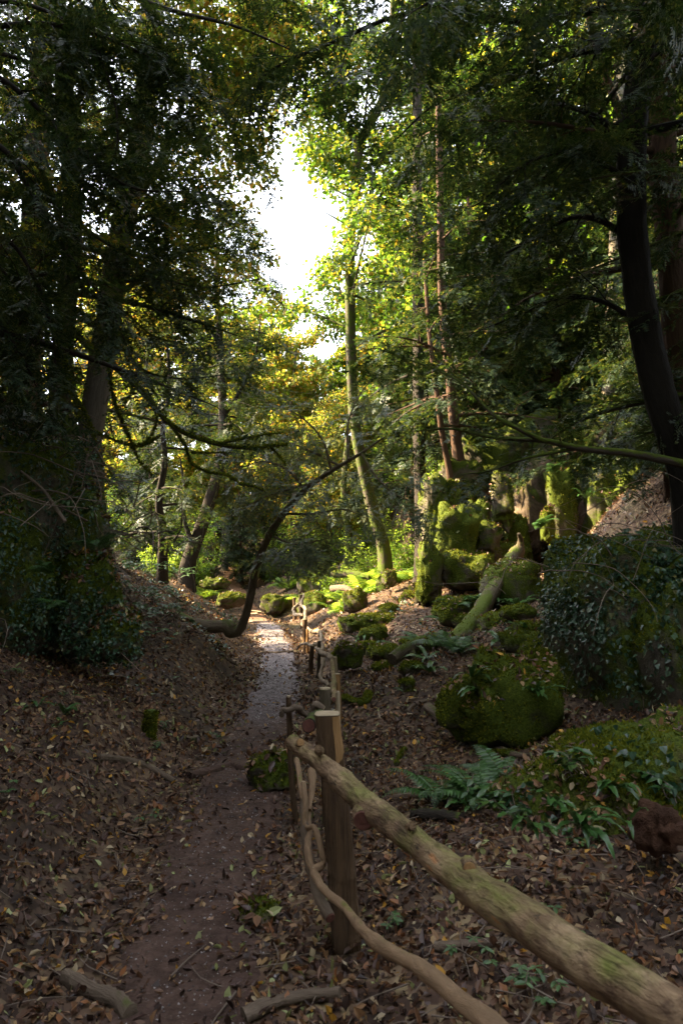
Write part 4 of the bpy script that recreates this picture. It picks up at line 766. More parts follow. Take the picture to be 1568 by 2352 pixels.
# ------------------------------------------------------------------ trees
def needle_row(a, b, n, L, r, taper=0.5, width=0.10):
    out = []; t = b-a; tl = np.linalg.norm(t); f = t/tl; s = np.cross([0, 0, 1.0], f)
    for i in range(n):
        q = (i+0.7)/n; p = a+t*q; ll = L*(1-taper*q)*r.uniform(0.8, 1.1)
        for sd in (-1, 1):
            tip = p+(s*sd*0.85+f*0.6)*ll+np.array([0, 0, r.normal()*0.12*ll]); w = f*ll*width*1.6
            out += [p-w, p+w, tip]
    tip = b+f*L*0.5; out += [b-s*L*width, b+s*L*width, tip]
    return out
def yew_stamp(seed, pairs=8, sub=4, spairs=6, nl=0.135, width=0.19):
    r = np.random.default_rng(seed); A = np.zeros(3); B = np.array([1.0, 0, -0.12]); v = needle_row(A, B, pairs, nl, r, 0.3, width)
    for k in range(sub):
        q = 0.15+0.6*k/max(sub-1, 1); p = A+(B-A)*q; sd = 1 if k % 2 else -1; L = 0.5*(1-0.5*q)*r.uniform(0.8, 1.2)
        v += needle_row(p, p+np.array([0.75*L, sd*0.7*L, -0.10*L+r.normal()*0.06]), spairs, nl*0.85, r, 0.3, width)
    v = np.array(v); return v, np.arange(len(v)).reshape(-1, 3)
def broad_stamp(seed, n=11, ls=0.26):
    r = np.random.default_rng(seed); V_, F_ = [], []
    for i in range(n):
        p = np.array([r.random(), r.normal()*0.28, r.normal()*0.16]); f = nrm(np.array([0.5+r.normal()*0.5, r.normal()*0.8, -0.3+r.normal()*0.4])); up = nrm(np.array([r.normal()*0.5, r.normal()*0.5, 1.0])); s = nrm(np.cross(up, f)); L = ls*r.uniform(0.7, 1.2)
        n0 = len(V_); V_ += [p, p+f*L*0.45-s*L*0.36, p+f*L, p+f*L*0.45+s*L*0.36]; F_.append([n0, n0+1, n0+2, n0+3])
    return np.array(V_), np.array(F_)
ST = {'yew': [yew_stamp(s) for s in range(5)], 'yewc': [yew_stamp(s+10, 5, 3, 4, 0.21, 0.22) for s in range(4)], 'broad': [broad_stamp(s+20) for s in range(5)], 'broadc': [broad_stamp(s+30, 7, 0.36) for s in range(4)]}
def gap(p):                              # the open strip of sky left above the path
    yy = np.maximum(p[:, 1], 0.5); h = (p[:, 2]-CAMZ)/yy; xx = p[:, 0]/yy
    return ((np.abs(xx+0.066+0.02*np.sin(h*21)) < 0.010+0.050*np.exp(-((h-0.55)/0.09)**2)) & (h > 0.42) & (h < 0.74))
class Tree:
    def __init__(s, name, label, base, seed, bark, leaf, kind, spray=0.4, group=None, droop=0.25, cat='tree'):
        s.t = thing(name, label, cat, base, group); s.r = np.random.default_rng(seed); s.bark, s.leaf, s.kind, s.spray, s.droop = bark, leaf, kind, spray, droop
        s.cutgap = name != 'shrub' and label != 'x'; s.gt, s.gb = Geo(), Geo(); s.p, s.f, s.u = [], [], []; s.base = np.asarray(base, float)
    def trunk(s, pts, r0, r1, n=36, k=12, flare=True, name=None):
        p = spline(pts, n); w = np.linspace(r0, r1, n)
        if flare: h = np.linspace(0, 1, n); w = w*(1+0.6*np.exp(-h*16))
        s.gt.tube(p, w, k, True, 0.05, s.r, 3); return p
    def limb(s, pts, r0, r1, nsub, sublen, dens, s0=0.2, n=24, k=6, geo=None, both=0.5, tip=True):
        r = s.r; p = spline(pts, n)
        if s.cutgap:
            ins = gap(p)
            if ins.any() and not ins[0]:
                p = p[:max(4, int(np.argmax(ins)))]; n = len(p)
        (geo or s.gb).tube(p, np.linspace(r0, r1, n), k, False)
        tg = nrm(np.gradient(p, axis=0))
        for i in range(nsub):
            q = s0+(1-s0)*(i+r.random())/nsub; j = min(n-1, int(q*(n-1))); sd = nrm(np.cross(tg[j], [0, 0, 1.0])+1e-6)*(1 if (i % 2) else -1)
            d = nrm(tg[j]*0.55+sd*0.8+np.array([0, 0, r.normal()*0.35])+r.normal(size=3)*0.15); L = sublen*(1.05-0.55*q)*r.uniform(0.5, 1.2)
            s.twig(p[j], d, L, max(0.003, (r0+(r1-r0)*q)*0.4), dens)
        if tip: s.twig(p[-1], tg[-1], sublen*0.5, r1, dens)
    def twig(s, a, d, L, rr, dens):
        r = s.r; q = [np.asarray(a)]; n = 6
        if s.cutgap and gap((np.asarray(a)+d*L*0.6)[None])[0]: return
        for j in range(n):
            q.append(q[-1]+d*L/n); d = nrm(d+np.array([0, 0, -s.droop])*0.5+r.normal(size=3)*0.16)
        q = np.array(q); s.gb.tube(q, np.linspace(rr, 0.002, len(q)), 3, False)
        tg = nrm(np.gradient(q, axis=0)); m = max(2, int(L*dens))
        tt = r.random(m)**0.8*(len(q)-1.01); i = tt.astype(int); f = (tt-i)[:, None]
        pp = q[i]*(1-f)+q[i+1]*f; sd = nrm(np.cross(tg[i], [0, 0, 1.0])+1e-6)*np.where(r.random(m) < 0.5, -1, 1)[:, None]
        s.p.append(pp); s.f.append(nrm(tg[i]*0.6+sd*0.75+np.array([0, 0, -s.droop])+r.normal(size=(m, 3))*0.25)); s.u.append(np.array([0, 0, 1.0])+r.normal(size=(m, 3))*0.35)
    def crown(s, tp, h0, h1, nb, bl, rise, nsub, sub, dens, rr=0.05, az=None, shape=0.5, sag=0.25):
        r = s.r; n = len(tp)
        for k in range(nb):
            q = h0+(h1-h0)*(k+r.random())/nb; j = min(n-1, int(q*(n-1))); a = k*2.39996+r.normal()*0.3 if az is None else r.uniform(*az)
            u = (q-h0)/(h1-h0); L = bl*(1-shape*u)*r.uniform(0.65, 1.15); e = rise+0.6*u*max(rise, 0.2)+r.normal()*0.15
            d = np.array([math.cos(a)*math.cos(e), math.sin(a)*math.cos(e), math.sin(e)]); b = tp[j]
            sdv = np.array([-math.sin(a), math.cos(a), 0])*r.normal()*0.12*L
            pts = [b, b+d*L*0.35+sdv*0.6, b+d*L*0.7+sdv+np.array([0, 0, -sag*L*0.25]), b+d*L+sdv*0.6+np.array([0, 0, -sag*L*0.7])]
            s.limb(pts, max(0.008, rr*(1-0.6*u)), 0.006, nsub, sub*L, dens, 0.2, 12, 5)
    def finish(s, limit=None, cut=True):
        if s.gt.v: s.gt.part('trunk', M[s.bark], s.t)
        if s.gb.v: s.gb.part('branches', M[s.bark], s.t)['kind'] = 'stuff'
        if s.p:
            p, f, u = (np.concatenate(x) for x in (s.p, s.f, s.u))
            if cut:
                k = ~gap(p); p, f, u = p[k], f[k], u[k]
            if limit and len(p) > limit:
                k = s.r.choice(len(p), limit, replace=False); p, f, u = p[k], f[k], u[k]
            st = ST[s.kind]; idx = s.r.integers(0, len(st), len(p)); V_, F_, n0 = [], [], 0
            for i, a in enumerate(st):
                m = idx == i
                if not m.any(): continue
                v, fa = stamp(a, p[m], f[m], u[m], s.spray*s.r.uniform(0.7, 1.25, m.sum())); V_.append(v); F_.append(fa+n0); n0 += len(v)
            part('crown', np.concatenate(V_), [np.concatenate(F_)], M[s.leaf], s.t, False)['kind'] = 'stuff'
            s.n = len(p)
        return s.t
def pp(lst, d):
    return [P(a[0], a[1], a[2] if len(a) > 2 else d) for a in lst]
def to_base(pts):
    a = pts[0]; return [np.array([a[0], a[1], Hs(a[0], a[1])-0.15])]+pts if a[2] > Hs(a[0], a[1])+0.05 else pts

# right foreground pair
tr = pp([(1585, 1160), (1545, 1010), (1515, 910), (1488, 800), (1466, 660), (1450, 500), (1455, 300), (1480, 100), (1510, -80), (1530, -400), (1530, -800)], 6.6)
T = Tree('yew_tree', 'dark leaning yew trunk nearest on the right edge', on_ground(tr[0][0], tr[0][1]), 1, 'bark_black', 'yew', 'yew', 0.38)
tp = T.trunk(to_base(tr), 0.15, 0.11, 50)
for L_, r0, ns, sl_ in (([(1455, 95), (1380, 110), (1300, 130, 6.8), (1150, 190, 7.2), (1000, 240, 7.6), (910, 320, 8)], 0.05, 20, 1.4), ([(1470, 10), (1330, 30, 6.4), (1180, 50, 6.2), (1040, 10, 6), (930, -30, 5.8)], 0.045, 18, 1.4),
        ([(1458, 570), (1390, 512, 6.7), (1310, 500, 6.9), (1230, 545, 7.1), (1150, 590, 7.4), (1060, 660, 7.8)], 0.035, 18, 1.0), ([(1480, 760), (1400, 700, 6.8), (1300, 680, 7.2), (1200, 720, 7.6), (1100, 760, 8)], 0.03, 16, 1.0),
        ([(1452, 420), (1370, 370, 6.4), (1290, 350, 6.2), (1200, 380, 6), (1120, 450, 6)], 0.03, 16, 1.0), ([(1450, 330), (1350, 260, 7), (1240, 240, 7.6), (1120, 290, 8.2), (1000, 400, 8.8)], 0.035, 18, 1.2),
        ([(1500, -60), (1300, -40, 6.2), (1050, 10, 6), (900, 40, 5.9), (770, 95, 5.8), (650, 145, 5.8), (570, 205, 5.8)], 0.03, 22, 0.8), ([(1500, 40), (1400, -60, 5.6), (1250, -90, 5), (1100, -60, 4.8), (960, 20, 4.8)], 0.03, 14, 1.1)):
    T.limb(pp(L_, 6.6), r0, 0.008, ns, sl_, 12)
T.crown(tp, 0.62, 0.98, 12, 2.6, 0.1, 9, 0.4, 14); T.finish()
tr = pp([(1590, 1200), (1568, 1080), (1552, 900), (1545, 700), (1530, 500), (1516, 300), (1522, 100), (1545, -60), (1560, -300), (1560, -700)], 7.4)
T = Tree('yew_tree', 'second right edge trunk with reddish bark lit in patches', on_ground(tr[0][0], tr[0][1]), 2, 'bark_red', 'yew', 'yew', 0.38)
tp = T.trunk(to_base(tr), 0.17, 0.12, 50)
T.limb(pp([(1530, 480), (1490, 400), (1440, 300), (1400, 200), (1360, 80), (1340, -40)], 7.6), 0.06, 0.03, 10, 1.1, 12)
T.limb(pp([(1535, 560), (1490, 480, 7.8), (1450, 450, 8.2), (1400, 430, 8.6)], 7.6), 0.03, 0.01, 8, 0.9, 12)
T.crown(tp, 0.42, 0.98, 18, 2.6, 0.1, 9, 0.38, 13); T.finish()
# long mossy limb reaching in from the right
tr = pp([(1760, 1500), (1755, 1250), (1740, 1080), (1750, 700), (1760, 200), (1770, -400)], 6.2)
T = Tree('yew_tree', 'yew out at the right whose long mossy limb crosses the rock wall', on_ground(tr[0][0], tr[0][1]), 3, 'bark_moss', 'yew', 'yew', 0.38)
tp = T.trunk(to_base(tr), 0.2, 0.12, 40)
T.limb(pp([(1742, 1120), (1640, 1085), (1568, 1066), (1450, 1042), (1330, 1030), (1250, 1012), (1130, 1005, 6.6), (1040, 985, 7.0), (960, 990, 7.4)], 6.2), 0.055, 0.006, 8, 0.7, 5, 0.6)
T.limb(pp([(1245, 1012), (1190, 985), (1130, 950, 6.4), (1060, 880, 6.8), (990, 845, 7.2), (880, 805, 7.6)], 6.2), 0.025, 0.008, 12, 0.8, 6, 0.5)
T.limb(pp([(1325, 1030), (1270, 1040), (1200, 1055), (1130, 1080, 6.4), (1060, 1090, 6.6)], 6.2), 0.018, 0.006, 5, 0.4, 3, 0.6)
T.crown(tp, 0.55, 0.98, 12, 3.0, 0.15, 9, 0.38, 12, az=(1.6, 3.6)); T.finish()

# left trees
tr = pp([(188, 1075), (203, 1000), (232, 820), (262, 630), (288, 480), (325, 300), (345, 50), (352, -300), (350, -700)], 10)
T = Tree('beech_tree', 'tall pale grey trunk rising behind the left rock', on_ground(tr[0][0], tr[0][1]), 4, 'bark_grey', 'autumn', 'broad', 0.31)
tp = T.trunk(to_base(tr), 0.19, 0.13, 50)
T.limb(pp([(280, 520), (320, 440), (350, 400), (400, 300), (430, 180), (450, 0)], 10), 0.08, 0.03, 12, 1.2, 9)
T.limb(pp([(345, 100), (430, 60), (520, 85), (600, 140), (650, 200)], 10), 0.04, 0.01, 16, 1.3, 20)
T.limb(pp([(340, 220), (430, 180), (500, 190), (560, 240), (590, 310)], 10), 0.04, 0.01, 14, 1.2, 20)
T.limb(pp([(350, -50), (450, -60), (540, -10), (620, 30), (690, 60)], 9.5), 0.04, 0.01, 16, 1.4, 20)
T.limb(pp([(262, 640), (300, 590), (330, 540), (400, 480), (480, 420)], 10), 0.05, 0.015, 12, 1.2, 9)
T.crown(tp, 0.4, 0.98, 20, 3.4, 0.3, 9, 0.35, 24); T.finish()
tr = pp([(150, 1010), (135, 930), (150, 700), (165, 500), (150, 250), (130, 0), (110, -400)], 8.6)
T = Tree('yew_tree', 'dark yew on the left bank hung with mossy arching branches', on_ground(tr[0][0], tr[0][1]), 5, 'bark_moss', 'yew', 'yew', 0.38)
tp = T.trunk(to_base(tr), 0.15, 0.09, 50, 14)
mossl = [([(160, 760), (210, 800), (270, 850), (330, 905), (390, 975), (470, 1013), (560, 1030), (625, 1024), (660, 1022)], 0.032, 0.014), ([(500, 1020), (560, 1008), (610, 998), (650, 994)], 0.013, 0.006), ([(395, 980), (425, 1025), (440, 1065), (480, 1085), (520, 1092), (560, 1117)], 0.017, 0.008),
        ([(440, 1040), (490, 1040), (540, 1040)], 0.012, 0.005), ([(150, 830), (170, 900), (180, 960), (215, 990), (260, 1010), (320, 1025), (370, 1000)], 0.022, 0.008), ([(160, 700), (230, 760), (250, 850), (265, 930), (300, 1010), (320, 1060), (350, 1090)], 0.02, 0.008),
        ([(150, 870), (200, 960), (220, 1020), (235, 1080), (230, 1150), (215, 1210)], 0.016, 0.006), ([(330, 905), (360, 960), (340, 1010), (300, 1030)], 0.012, 0.005), ([(560, 1112), (590, 1120), (610, 1130)], 0.014, 0.008), ([(620, 1026), (640, 1045), (655, 1065)], 0.012, 0.004)]
gm = Geo()
for L_, a, b in mossl: gm.tube(spline(pp(L_, 8.0), 26), np.linspace(a, b, 26), 7, True, 0.12, T.r)
lm_o = gm.part('mossy_limb', M['bark_moss'], T.t); vm = gm.V(); qm = np.concatenate(gm.q); fm = np.concatenate([qm[:, [0, 1, 2]], qm[:, [0, 2, 3]]])
moss_on(vm, fm, 9000, 71, lm_o, (0.015, 0.05), -0.6, 0.5)
for L_, r0, ns, sl_ in (([(165, 640), (230, 690), (290, 720), (350, 770, 8.2), (420, 790, 8)], 0.03, 10, 0.9), ([(160, 500), (250, 560), (330, 590), (420, 580, 8.2), (520, 560, 8)], 0.03, 14, 1.0), ([(155, 400), (220, 360), (300, 370), (400, 420), (480, 480)], 0.03, 14, 1.0),
        ([(150, 560), (90, 600), (40, 660), (0, 740)], 0.03, 10, 1.0), ([(150, 300), (240, 250), (340, 250), (440, 290), (560, 360)], 0.03, 14, 1.1), ([(165, 650), (250, 650), (360, 640), (470, 660), (600, 640)], 0.028, 14, 1.0), ([(165, 720), (260, 780), (330, 850), (420, 870), (520, 860)], 0.025, 12, 0.9)):
    T.limb(pp(L_, 8.6), r0, 0.007, ns, sl_, 14)
T.crown(tp, 0.45, 0.98, 18, 2.8, 0.1, 9, 0.38, 13); T.finish()
tr = pp([(-260, 1400), (-240, 1000), (-200, 600), (-190, 200), (-180, -400)], 5.6)
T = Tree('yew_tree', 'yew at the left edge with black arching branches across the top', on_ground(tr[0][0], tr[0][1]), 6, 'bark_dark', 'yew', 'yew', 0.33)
tp = T.trunk(to_base(tr), 0.2, 0.14, 40)
for L_, r0, ns, sl_ in (([(-190, 150), (-20, 170), (100, 260), (190, 350), (300, 430), (430, 440)], 0.03, 18, 0.9), ([(-195, 300), (-10, 330), (60, 420), (120, 530), (200, 640), (250, 700), (290, 790)], 0.03, 16, 0.8), ([(-190, 100), (0, 60), (150, 60), (300, 110), (420, 180)], 0.03, 18, 1.0),
        ([(-195, 500), (0, 540), (80, 640), (120, 760), (130, 860)], 0.025, 12, 0.8), ([(-180, -60), (40, -60), (220, -40), (380, 20), (540, 60, 6), (680, 120, 6.4)], 0.035, 20, 1.1), ([(-185, 0), (60, 10), (200, 90), (260, 220), (270, 330), (250, 390)], 0.02, 14, 0.7), ([(-200, 640), (-40, 700), (40, 800), (90, 900)], 0.025, 12, 0.8)):
    T.limb(pp(L_, 5.6), r0, 0.006, ns, sl_, 16)
T.crown(tp, 0.55, 0.98, 12, 2.6, 0.1, 8, 0.4, 12); T.finish()
tr = pp([(60, 1000), (55, 900), (75, 600), (85, 300), (100, 0), (100, -300)], 11.5)
T = Tree('yew_tree', 'broad dark trunk with mossy roots at the far left', on_ground(tr[0][0], tr[0][1]), 7, 'bark_red', 'yew', 'yew', 0.46)
tp = T.trunk(to_base(tr), 0.28, 0.14, 40, 16); T.crown(tp, 0.3, 0.98, 26, 3.2, 0.0, 9, 0.36, 11); T.finish()
# slim forked tree left of centre, with layered fine foliage
tr = pp([(432, 1300), (450, 1245), (470, 1190), (492, 1120), (508, 1050), (513, 960), (509, 860), (503, 740), (498, 640), (500, 560), (505, 490)], 24)
T = Tree('yew_tree', 'leaning forked yew by the far path reaching up left of the sky gap', on_ground(tr[0][0], tr[0][1]), 8, 'bark_dark', 'yew', 'yew', 0.66)
n_ = 50; sp_ = spline(to_base(tr), n_); T.gt.tube(sp_, np.interp(np.linspace(0, 1, n_), [0, 0.1, 0.3, 0.6, 1], [0.34, 0.26, 0.20, 0.14, 0.03]), 12, True, 0.06, T.r, 3); tp = sp_
T.limb(pp([(447, 1258), (432, 1222), (424, 1190), (424, 1130), (415, 1060)], 23.8), 0.12, 0.03, 8, 1.3, 12, 0.45)
T.limb(pp([(513, 960), (545, 910), (570, 860), (590, 800), (600, 720)], 24), 0.09, 0.02, 10, 1.6, 14)
T.crown(tp, 0.50, 1.0, 30, 3.1, 0.05, 8, 0.36, 9, shape=0.5); T.finish()
# the leaning tree with a horizontal foot
pq = lambda l, d: pp([(e[0], e[1], e[2]*0.79) for e in l], d)
g_ = pq([(405, 1415, 14.6), (440, 1432, 14.3), (480, 1440, 14.1), (520, 1440, 13.9), (535, 1452, 13.8), (548, 1447, 13.75), (560, 1425, 13.7), (575, 1375, 13.6), (588, 1310, 13.5), (612, 1240, 13.3), (650, 1180, 13.1), (700, 1125, 12.9), (755, 1085, 12.7), (830, 1040, 12.5), (880, 1005, 12.3)], 13.6)
T = Tree('yew_tree', 'leaning yew with a horizontal foot curving up across the path', on_ground(*G(470, 1450)[0][:2]), 9, 'bark_mid', 'yew_pale', 'yew', 0.42, droop=0.3)
n_ = 60; sp_ = spline(g_, n_); w_ = np.interp(np.linspace(0, 1, n_), [0, 0.1, 0.27, 0.36, 0.45, 0.75, 1], [0.09, 0.10, 0.115, 0.075, 0.066, 0.050, 0.012]); T.gt.tube(sp_, w_, 12, True, 0.06, T.r, 3)
for L_ in ([(700, 1125, 12.9), (660, 1080, 12.6), (600, 1060, 12.4), (520, 1090, 12.2)], [(760, 1080, 12.7), (740, 1010, 12.6), (680, 950, 12.5), (600, 920, 12.4)], [(830, 1040, 12.5), (860, 1090, 12), (900, 1130, 11.8), (960, 1160, 11.6)], [(800, 1055, 12.5), (800, 970, 12.8), (830, 900, 13), (880, 850, 13.2)], [(655, 1180, 13.1), (720, 1180, 12.8), (790, 1170, 12.6), (840, 1190, 12.5)], [(620, 1230, 13.3), (680, 1250, 13), (740, 1240, 12.8)], [(720, 1110, 12.8), (640, 1130, 12.2), (570, 1160, 12)], [(590, 1290, 13.5), (640, 1270, 13.3), (690, 1280, 13.2)], [(780, 1070, 12.6), (700, 1030, 13.2), (620, 1000, 13.8)]):
    T.limb(pq(L_, 12.5), 0.022, 0.005, 12, 0.9, 8)
T.finish()
# tall broadleaf in the middle with fork
tr = pp([(882, 1268), (860, 1190), (838, 1100), (818, 1000), (808, 900), (803, 700), (803, 560), (815, 420), (826, 330), (850, 280), (880, 220), (900, 100), (905, -60)], 20)
T = Tree('broadleaf_tree', 'tall forked ivy clad tree just right of the sky gap', on_ground(tr[0][0], tr[0][1]), 10, 'bark_moss', 'broad', 'broad', 0.55)
tp = T.trunk(to_base(tr), 0.17, 0.12, 60)
T.limb(pp([(824, 335), (800, 295), (765, 255), (748, 200), (740, 80)], 20), 0.10, 0.03, 14, 2.2, 7)
T.limb(pp([(742, 160), (700, 120), (640, 110), (580, 140), (530, 200)], 20), 0.05, 0.015, 14, 2.2, 9)
T.limb(pp([(745, 60), (690, 20), (620, 10), (560, 50)], 20), 0.05, 0.015, 14, 2.2, 9)
T.limb(pp([(806, 600), (840, 500), (860, 400), (900, 330)], 20), 0.08, 0.03, 12, 2.2, 7)
T.crown(tp, 0.42, 1.0, 30, 4.2, 0.3, 10, 0.34, 13, shape=0.3); T.finish()

# prototypes copied through the wood
def proto(kind, seed):
    r = np.random.default_rng(seed); T = None
    if kind == 'yew':
        T = Tree('yew_tree', 'x', (0, 0, 0), seed, 'bark_red', 'yew', 'yewc', 0.60); h = 9.5
        tp = T.trunk([np.array([0, 0, -0.3]), np.array([0.1, 0, 3]), np.array([-0.05, 0.1, 6]), np.array([0.1, 0, h])], 0.2, 0.04, 30); T.crown(tp, 0.16, 1.0, 42, 3.2, 0.0, 9, 0.36, 13, shape=0.6)
    elif kind in ('broad', 'autumn'):
        T = Tree('broadleaf_tree', 'x', (0, 0, 0), seed, 'bark_grey', kind, 'broadc', 0.75); h = 17
        tp = T.trunk([np.array([0, 0, -0.3]), np.array([0.2, 0.1, 5]), np.array([-0.1, 0.2, 11]), np.array([0.3, 0, h])], 0.26, 0.06, 40); T.crown(tp, 0.22, 1.0, 40, 4.6, 0.35, 9, 0.34, 13, shape=0.45)
    elif kind == 'shrub':
        T = Tree('shrub', 'x', (0, 0, 0), seed, 'bark_dark', 'bright', 'broad', 0.28, cat='shrub')
        for k in range(12):
            a = k*2.4; T.limb([np.zeros(3), np.array([math.cos(a)*0.25, math.sin(a)*0.25, 0.5]), np.array([math.cos(a)*0.7, math.sin(a)*0.7, 0.9+0.4*r.random()])], 0.015, 0.004, 7, 0.5, 12, 0.2, 8, 4)
    return T.finish(cut=False)
PROTO = {('yew', 0): proto('yew', 101), ('yew', 1): proto('yew', 102), ('broad', 0): proto('broad', 103), ('broad', 1): proto('broad', 104), ('autumn', 0): proto('autumn', 105), ('autumn', 1): proto('autumn', 106), ('shrub', 0): proto('shrub', 107), ('shrub', 1): proto('shrub', 108)}
_used = set(); rr_ = random.Random(9)
def plant(kind, x, y, s, label, group, var=None, sz=1.0, z=None):
    k = (kind, rr_.randrange(2) if var is None else var); o = PROTO[k]
    if k in _used: o = copy_tree(o)
    else: _used.add(k)
    o.location = (x, y, Hs(x, y) if z is None else z); o.rotation_euler = (rr_.uniform(-0.04, 0.04), rr_.uniform(-0.04, 0.04), rr_.uniform(0, 6.28)); o.scale = (s, s, s*sz)
    tag(o, label, o['category'], group); return o
LB = 'background tree with yellow green leaves behind the gully'; LY = 'dark background yew in the shade of the wood'; LG = 'tall green broadleaf tree behind the rock wall'
# left wood, plus unseen trees added for shade
for (x, y, s), lab_ in zip(((-7.4, 11.6, 1.0), (-10.5, 12.2, 1.0), (-13, 10.0, 1.0), (-9.5, 20.5, 0.5)), ['dark yew close behind the tall pale trunk at left', 'dark yew second back on the left bank', 'dark yew third back on the left bank', 'small yew on the left bank before the sunlit slope']): plant('yew', x, y, s, lab_, 'yews on the left bank')
for x, y, s in ((-9.0, 6.5, 1.0), (-7.2, 2.5, 1.0), (-12, 4.5, 1.1), (-6.8, -2.5, 1.0), (-16, 11, 1.0), (-17, 8, 1.1)): plant('yew', x, y, s, 'unseen yew added beyond the left edge to shade the foreground', 'added shade yews beyond the left edge')  # added out of view to block the sun from the foreground
for x, y, s in ((-17, 10, 0.9), (-22, 8, 1.0)): plant('broad', x, y, s, 'leafy tree deep in the left wood', 'leafy trees in the left wood')
for x, y, s in ((-3.2, -2.6, 0.9), (2.8, -2.8, 0.9), (6.5, 1.0, 0.8), (0.5, -8, 1.1)): plant('yew', x, y, s, 'unseen yew added behind the viewer to dim the foreground', 'added shade yews behind the viewer')  # out of view, added to cut skylight on the near ground
for x, y, s in ((-6, -6, 0.9), (5, -7, 0.95), (9.5, -1, 0.95), (-10, -3, 1.0), (0, -12, 1.0), (12, -4, 1.0), (14, 2, 1.0)): plant('broad', x, y, s, 'unseen tall tree added around the viewer to block skylight', 'added skylight blocking trees around the viewer')  # never seen, added to enclose the scene and darken the crowns
for x, y, s, lab_ in ((5.5, 11.6, 0.34, 'low dark yew bush on the slope right of the rock wall'), (6.6, 12.6, 0.40, 'dark yew bush above the ivy rock near the right edge'), (4.9, 10.2, 0.28, 'smallest yew bush just behind the ivy rock')): plant('yew', x, y, s, lab_, 'yew bushes on the right slope')
plant('yew', 6.6, 9.0, 0.6, 'low dark yew filling the slope behind the ivy rock', 'yews behind the rock wall')
for x, y, s in ((-11, 5.5, 0.95), (-14, 2.5, 1.0), (-9.5, 0.5, 0.9)): plant('broad', x, y, s, 'unseen tall tree added beyond the left edge for shade', 'added tall shade trees beyond the left edge')  # added outside the view to shade the right-hand crowns and foreground
# far end of the gully
for x, y, s, k in ((-16, 46, 0.95, 'autumn'), (-9.5, 43, 0.8, 'autumn'), (-27, 31, 1.0, 'broad'), (-30, 52, 1.0, 'autumn'), (-3, 47, 0.62, 'autumn'), (1.5, 44, 0.62, 'autumn'), (-6, 56, 0.72, 'broad'), (5, 41, 0.8, 'autumn'), (10, 46, 0.95, 'autumn'), (-17, 50, 0.95, 'broad'), (2.5, 58, 0.8, 'autumn'), (16, 52, 1.1, 'autumn'), (-28, 56, 1.1, 'autumn'), (-11, 66, 0.85, 'autumn'), (-2, 70, 0.8, 'broad'), (9, 66, 1.0, 'autumn'), (22, 60, 1.2, 'broad'), (-38, 60, 1.2, 'broad'), (30, 50, 1.2, 'autumn'), (-22, 72, 1.2, 'autumn'), (20, 76, 1.2, 'autumn')):
    plant(k, x, y, s, LB, 'trees at the far end of the gully')
for x, y, s, k, lab_ in ((-2.4, 33.5, 0.66, 'autumn', 'golden tree closing the gully straight below the sky gap'), (-6.2, 36, 0.78, 'autumn', 'golden tree left of the one below the sky gap'), (1.2, 36.5, 0.80, 'broad', 'green tree right of the golden tree below the sky gap'), (-4.2, 41, 0.85, 'broad', 'green tree behind the golden trees at the head of the gully'), (3.8, 35, 0.85, 'autumn', 'golden tree glimpsed right of the tall forked tree'), (-10.5, 35, 0.8, 'autumn', 'golden tree on the left side of the gully head'), (-0.6, 29.5, 0.42, 'autumn', 'small golden tree behind the domed boulder')):
    plant(k, x, y, s, lab_, 'trees at the head of the gully')
# right wood
for (x, y, s), lab_ in zip(((6.0, 24, 1.0), (10.5, 22, 1.05), (8.0, 30, 1.05), (13, 27, 1.1), (16, 34, 1.1), (4.2, 31, 0.9), (19, 24, 1.1)), ['green broadleaf tree behind the left part of the rock wall', 'green broadleaf tree behind the right part of the rock wall', 'taller broadleaf tree farther behind the rock wall middle', 'broadleaf tree far back at the right', 'farthest broadleaf tree at the right of the wood', 'broadleaf tree right behind the tall forked tree', 'broadleaf tree at the extreme right edge of the wood']): plant('broad', x, y, s, lab_, 'broadleaf trees behind the rock wall')
for (x, y, s), lab_ in zip(((3.6, 18.5, 0.85), (5.8, 18.6, 0.9), (8.4, 17.5, 0.9), (2.6, 24.5, 0.8), (10.8, 15.5, 1.0), (6.8, 13.5, 0.8), (9.5, 10.5, 1.0), (13.5, 19.5, 1.0)), ['dark yew just behind the left end of the rock wall', 'dark yew behind the middle of the rock wall', 'dark yew behind the right end of the rock wall', 'small dark yew right of the tall forked tree', 'dark yew far right past the rock wall', 'dark yew close behind the rock wall right part', 'dark yew behind the ivy rock at the right edge', 'dark yew deep in the wood right of the rock wall']): plant('yew', x, y, s, lab_, 'yews behind the rock wall')
for (x, y, s), lab_ in zip(((-4.6, 31.5, 0.45), (-7.5, 27, 0.5), (0.6, 34, 0.55), (-9, 31, 0.6)), ['low sunlit yew left of the far path bend', 'low yew on the left slope by the far path', 'low yew straight behind the bright bracken', 'low yew highest on the sunlit left slope']): plant('yew', x, y, s, lab_, 'low yews by the far path')
for k in range(46):
    a = rr_.uniform(-1, 1); y = 29+rr_.random()*24; x = float(XC(y))+a*13+(1.6 if a > 0 else -1.6)
    plant('shrub', x, y, rr_.uniform(0.9, 1.9), 'leafy undergrowth shrub on the sunlit slope behind the gully', 'undergrowth on the far slope')
for k in range(9):
    a = (k-4)/4+rr_.uniform(-0.1, 0.1); y = 38+rr_.random()*14; plant('yew', -2+a*16, y, rr_.uniform(0.45, 0.7), 'low branched yew on the far slope', 'yews on the far slope')
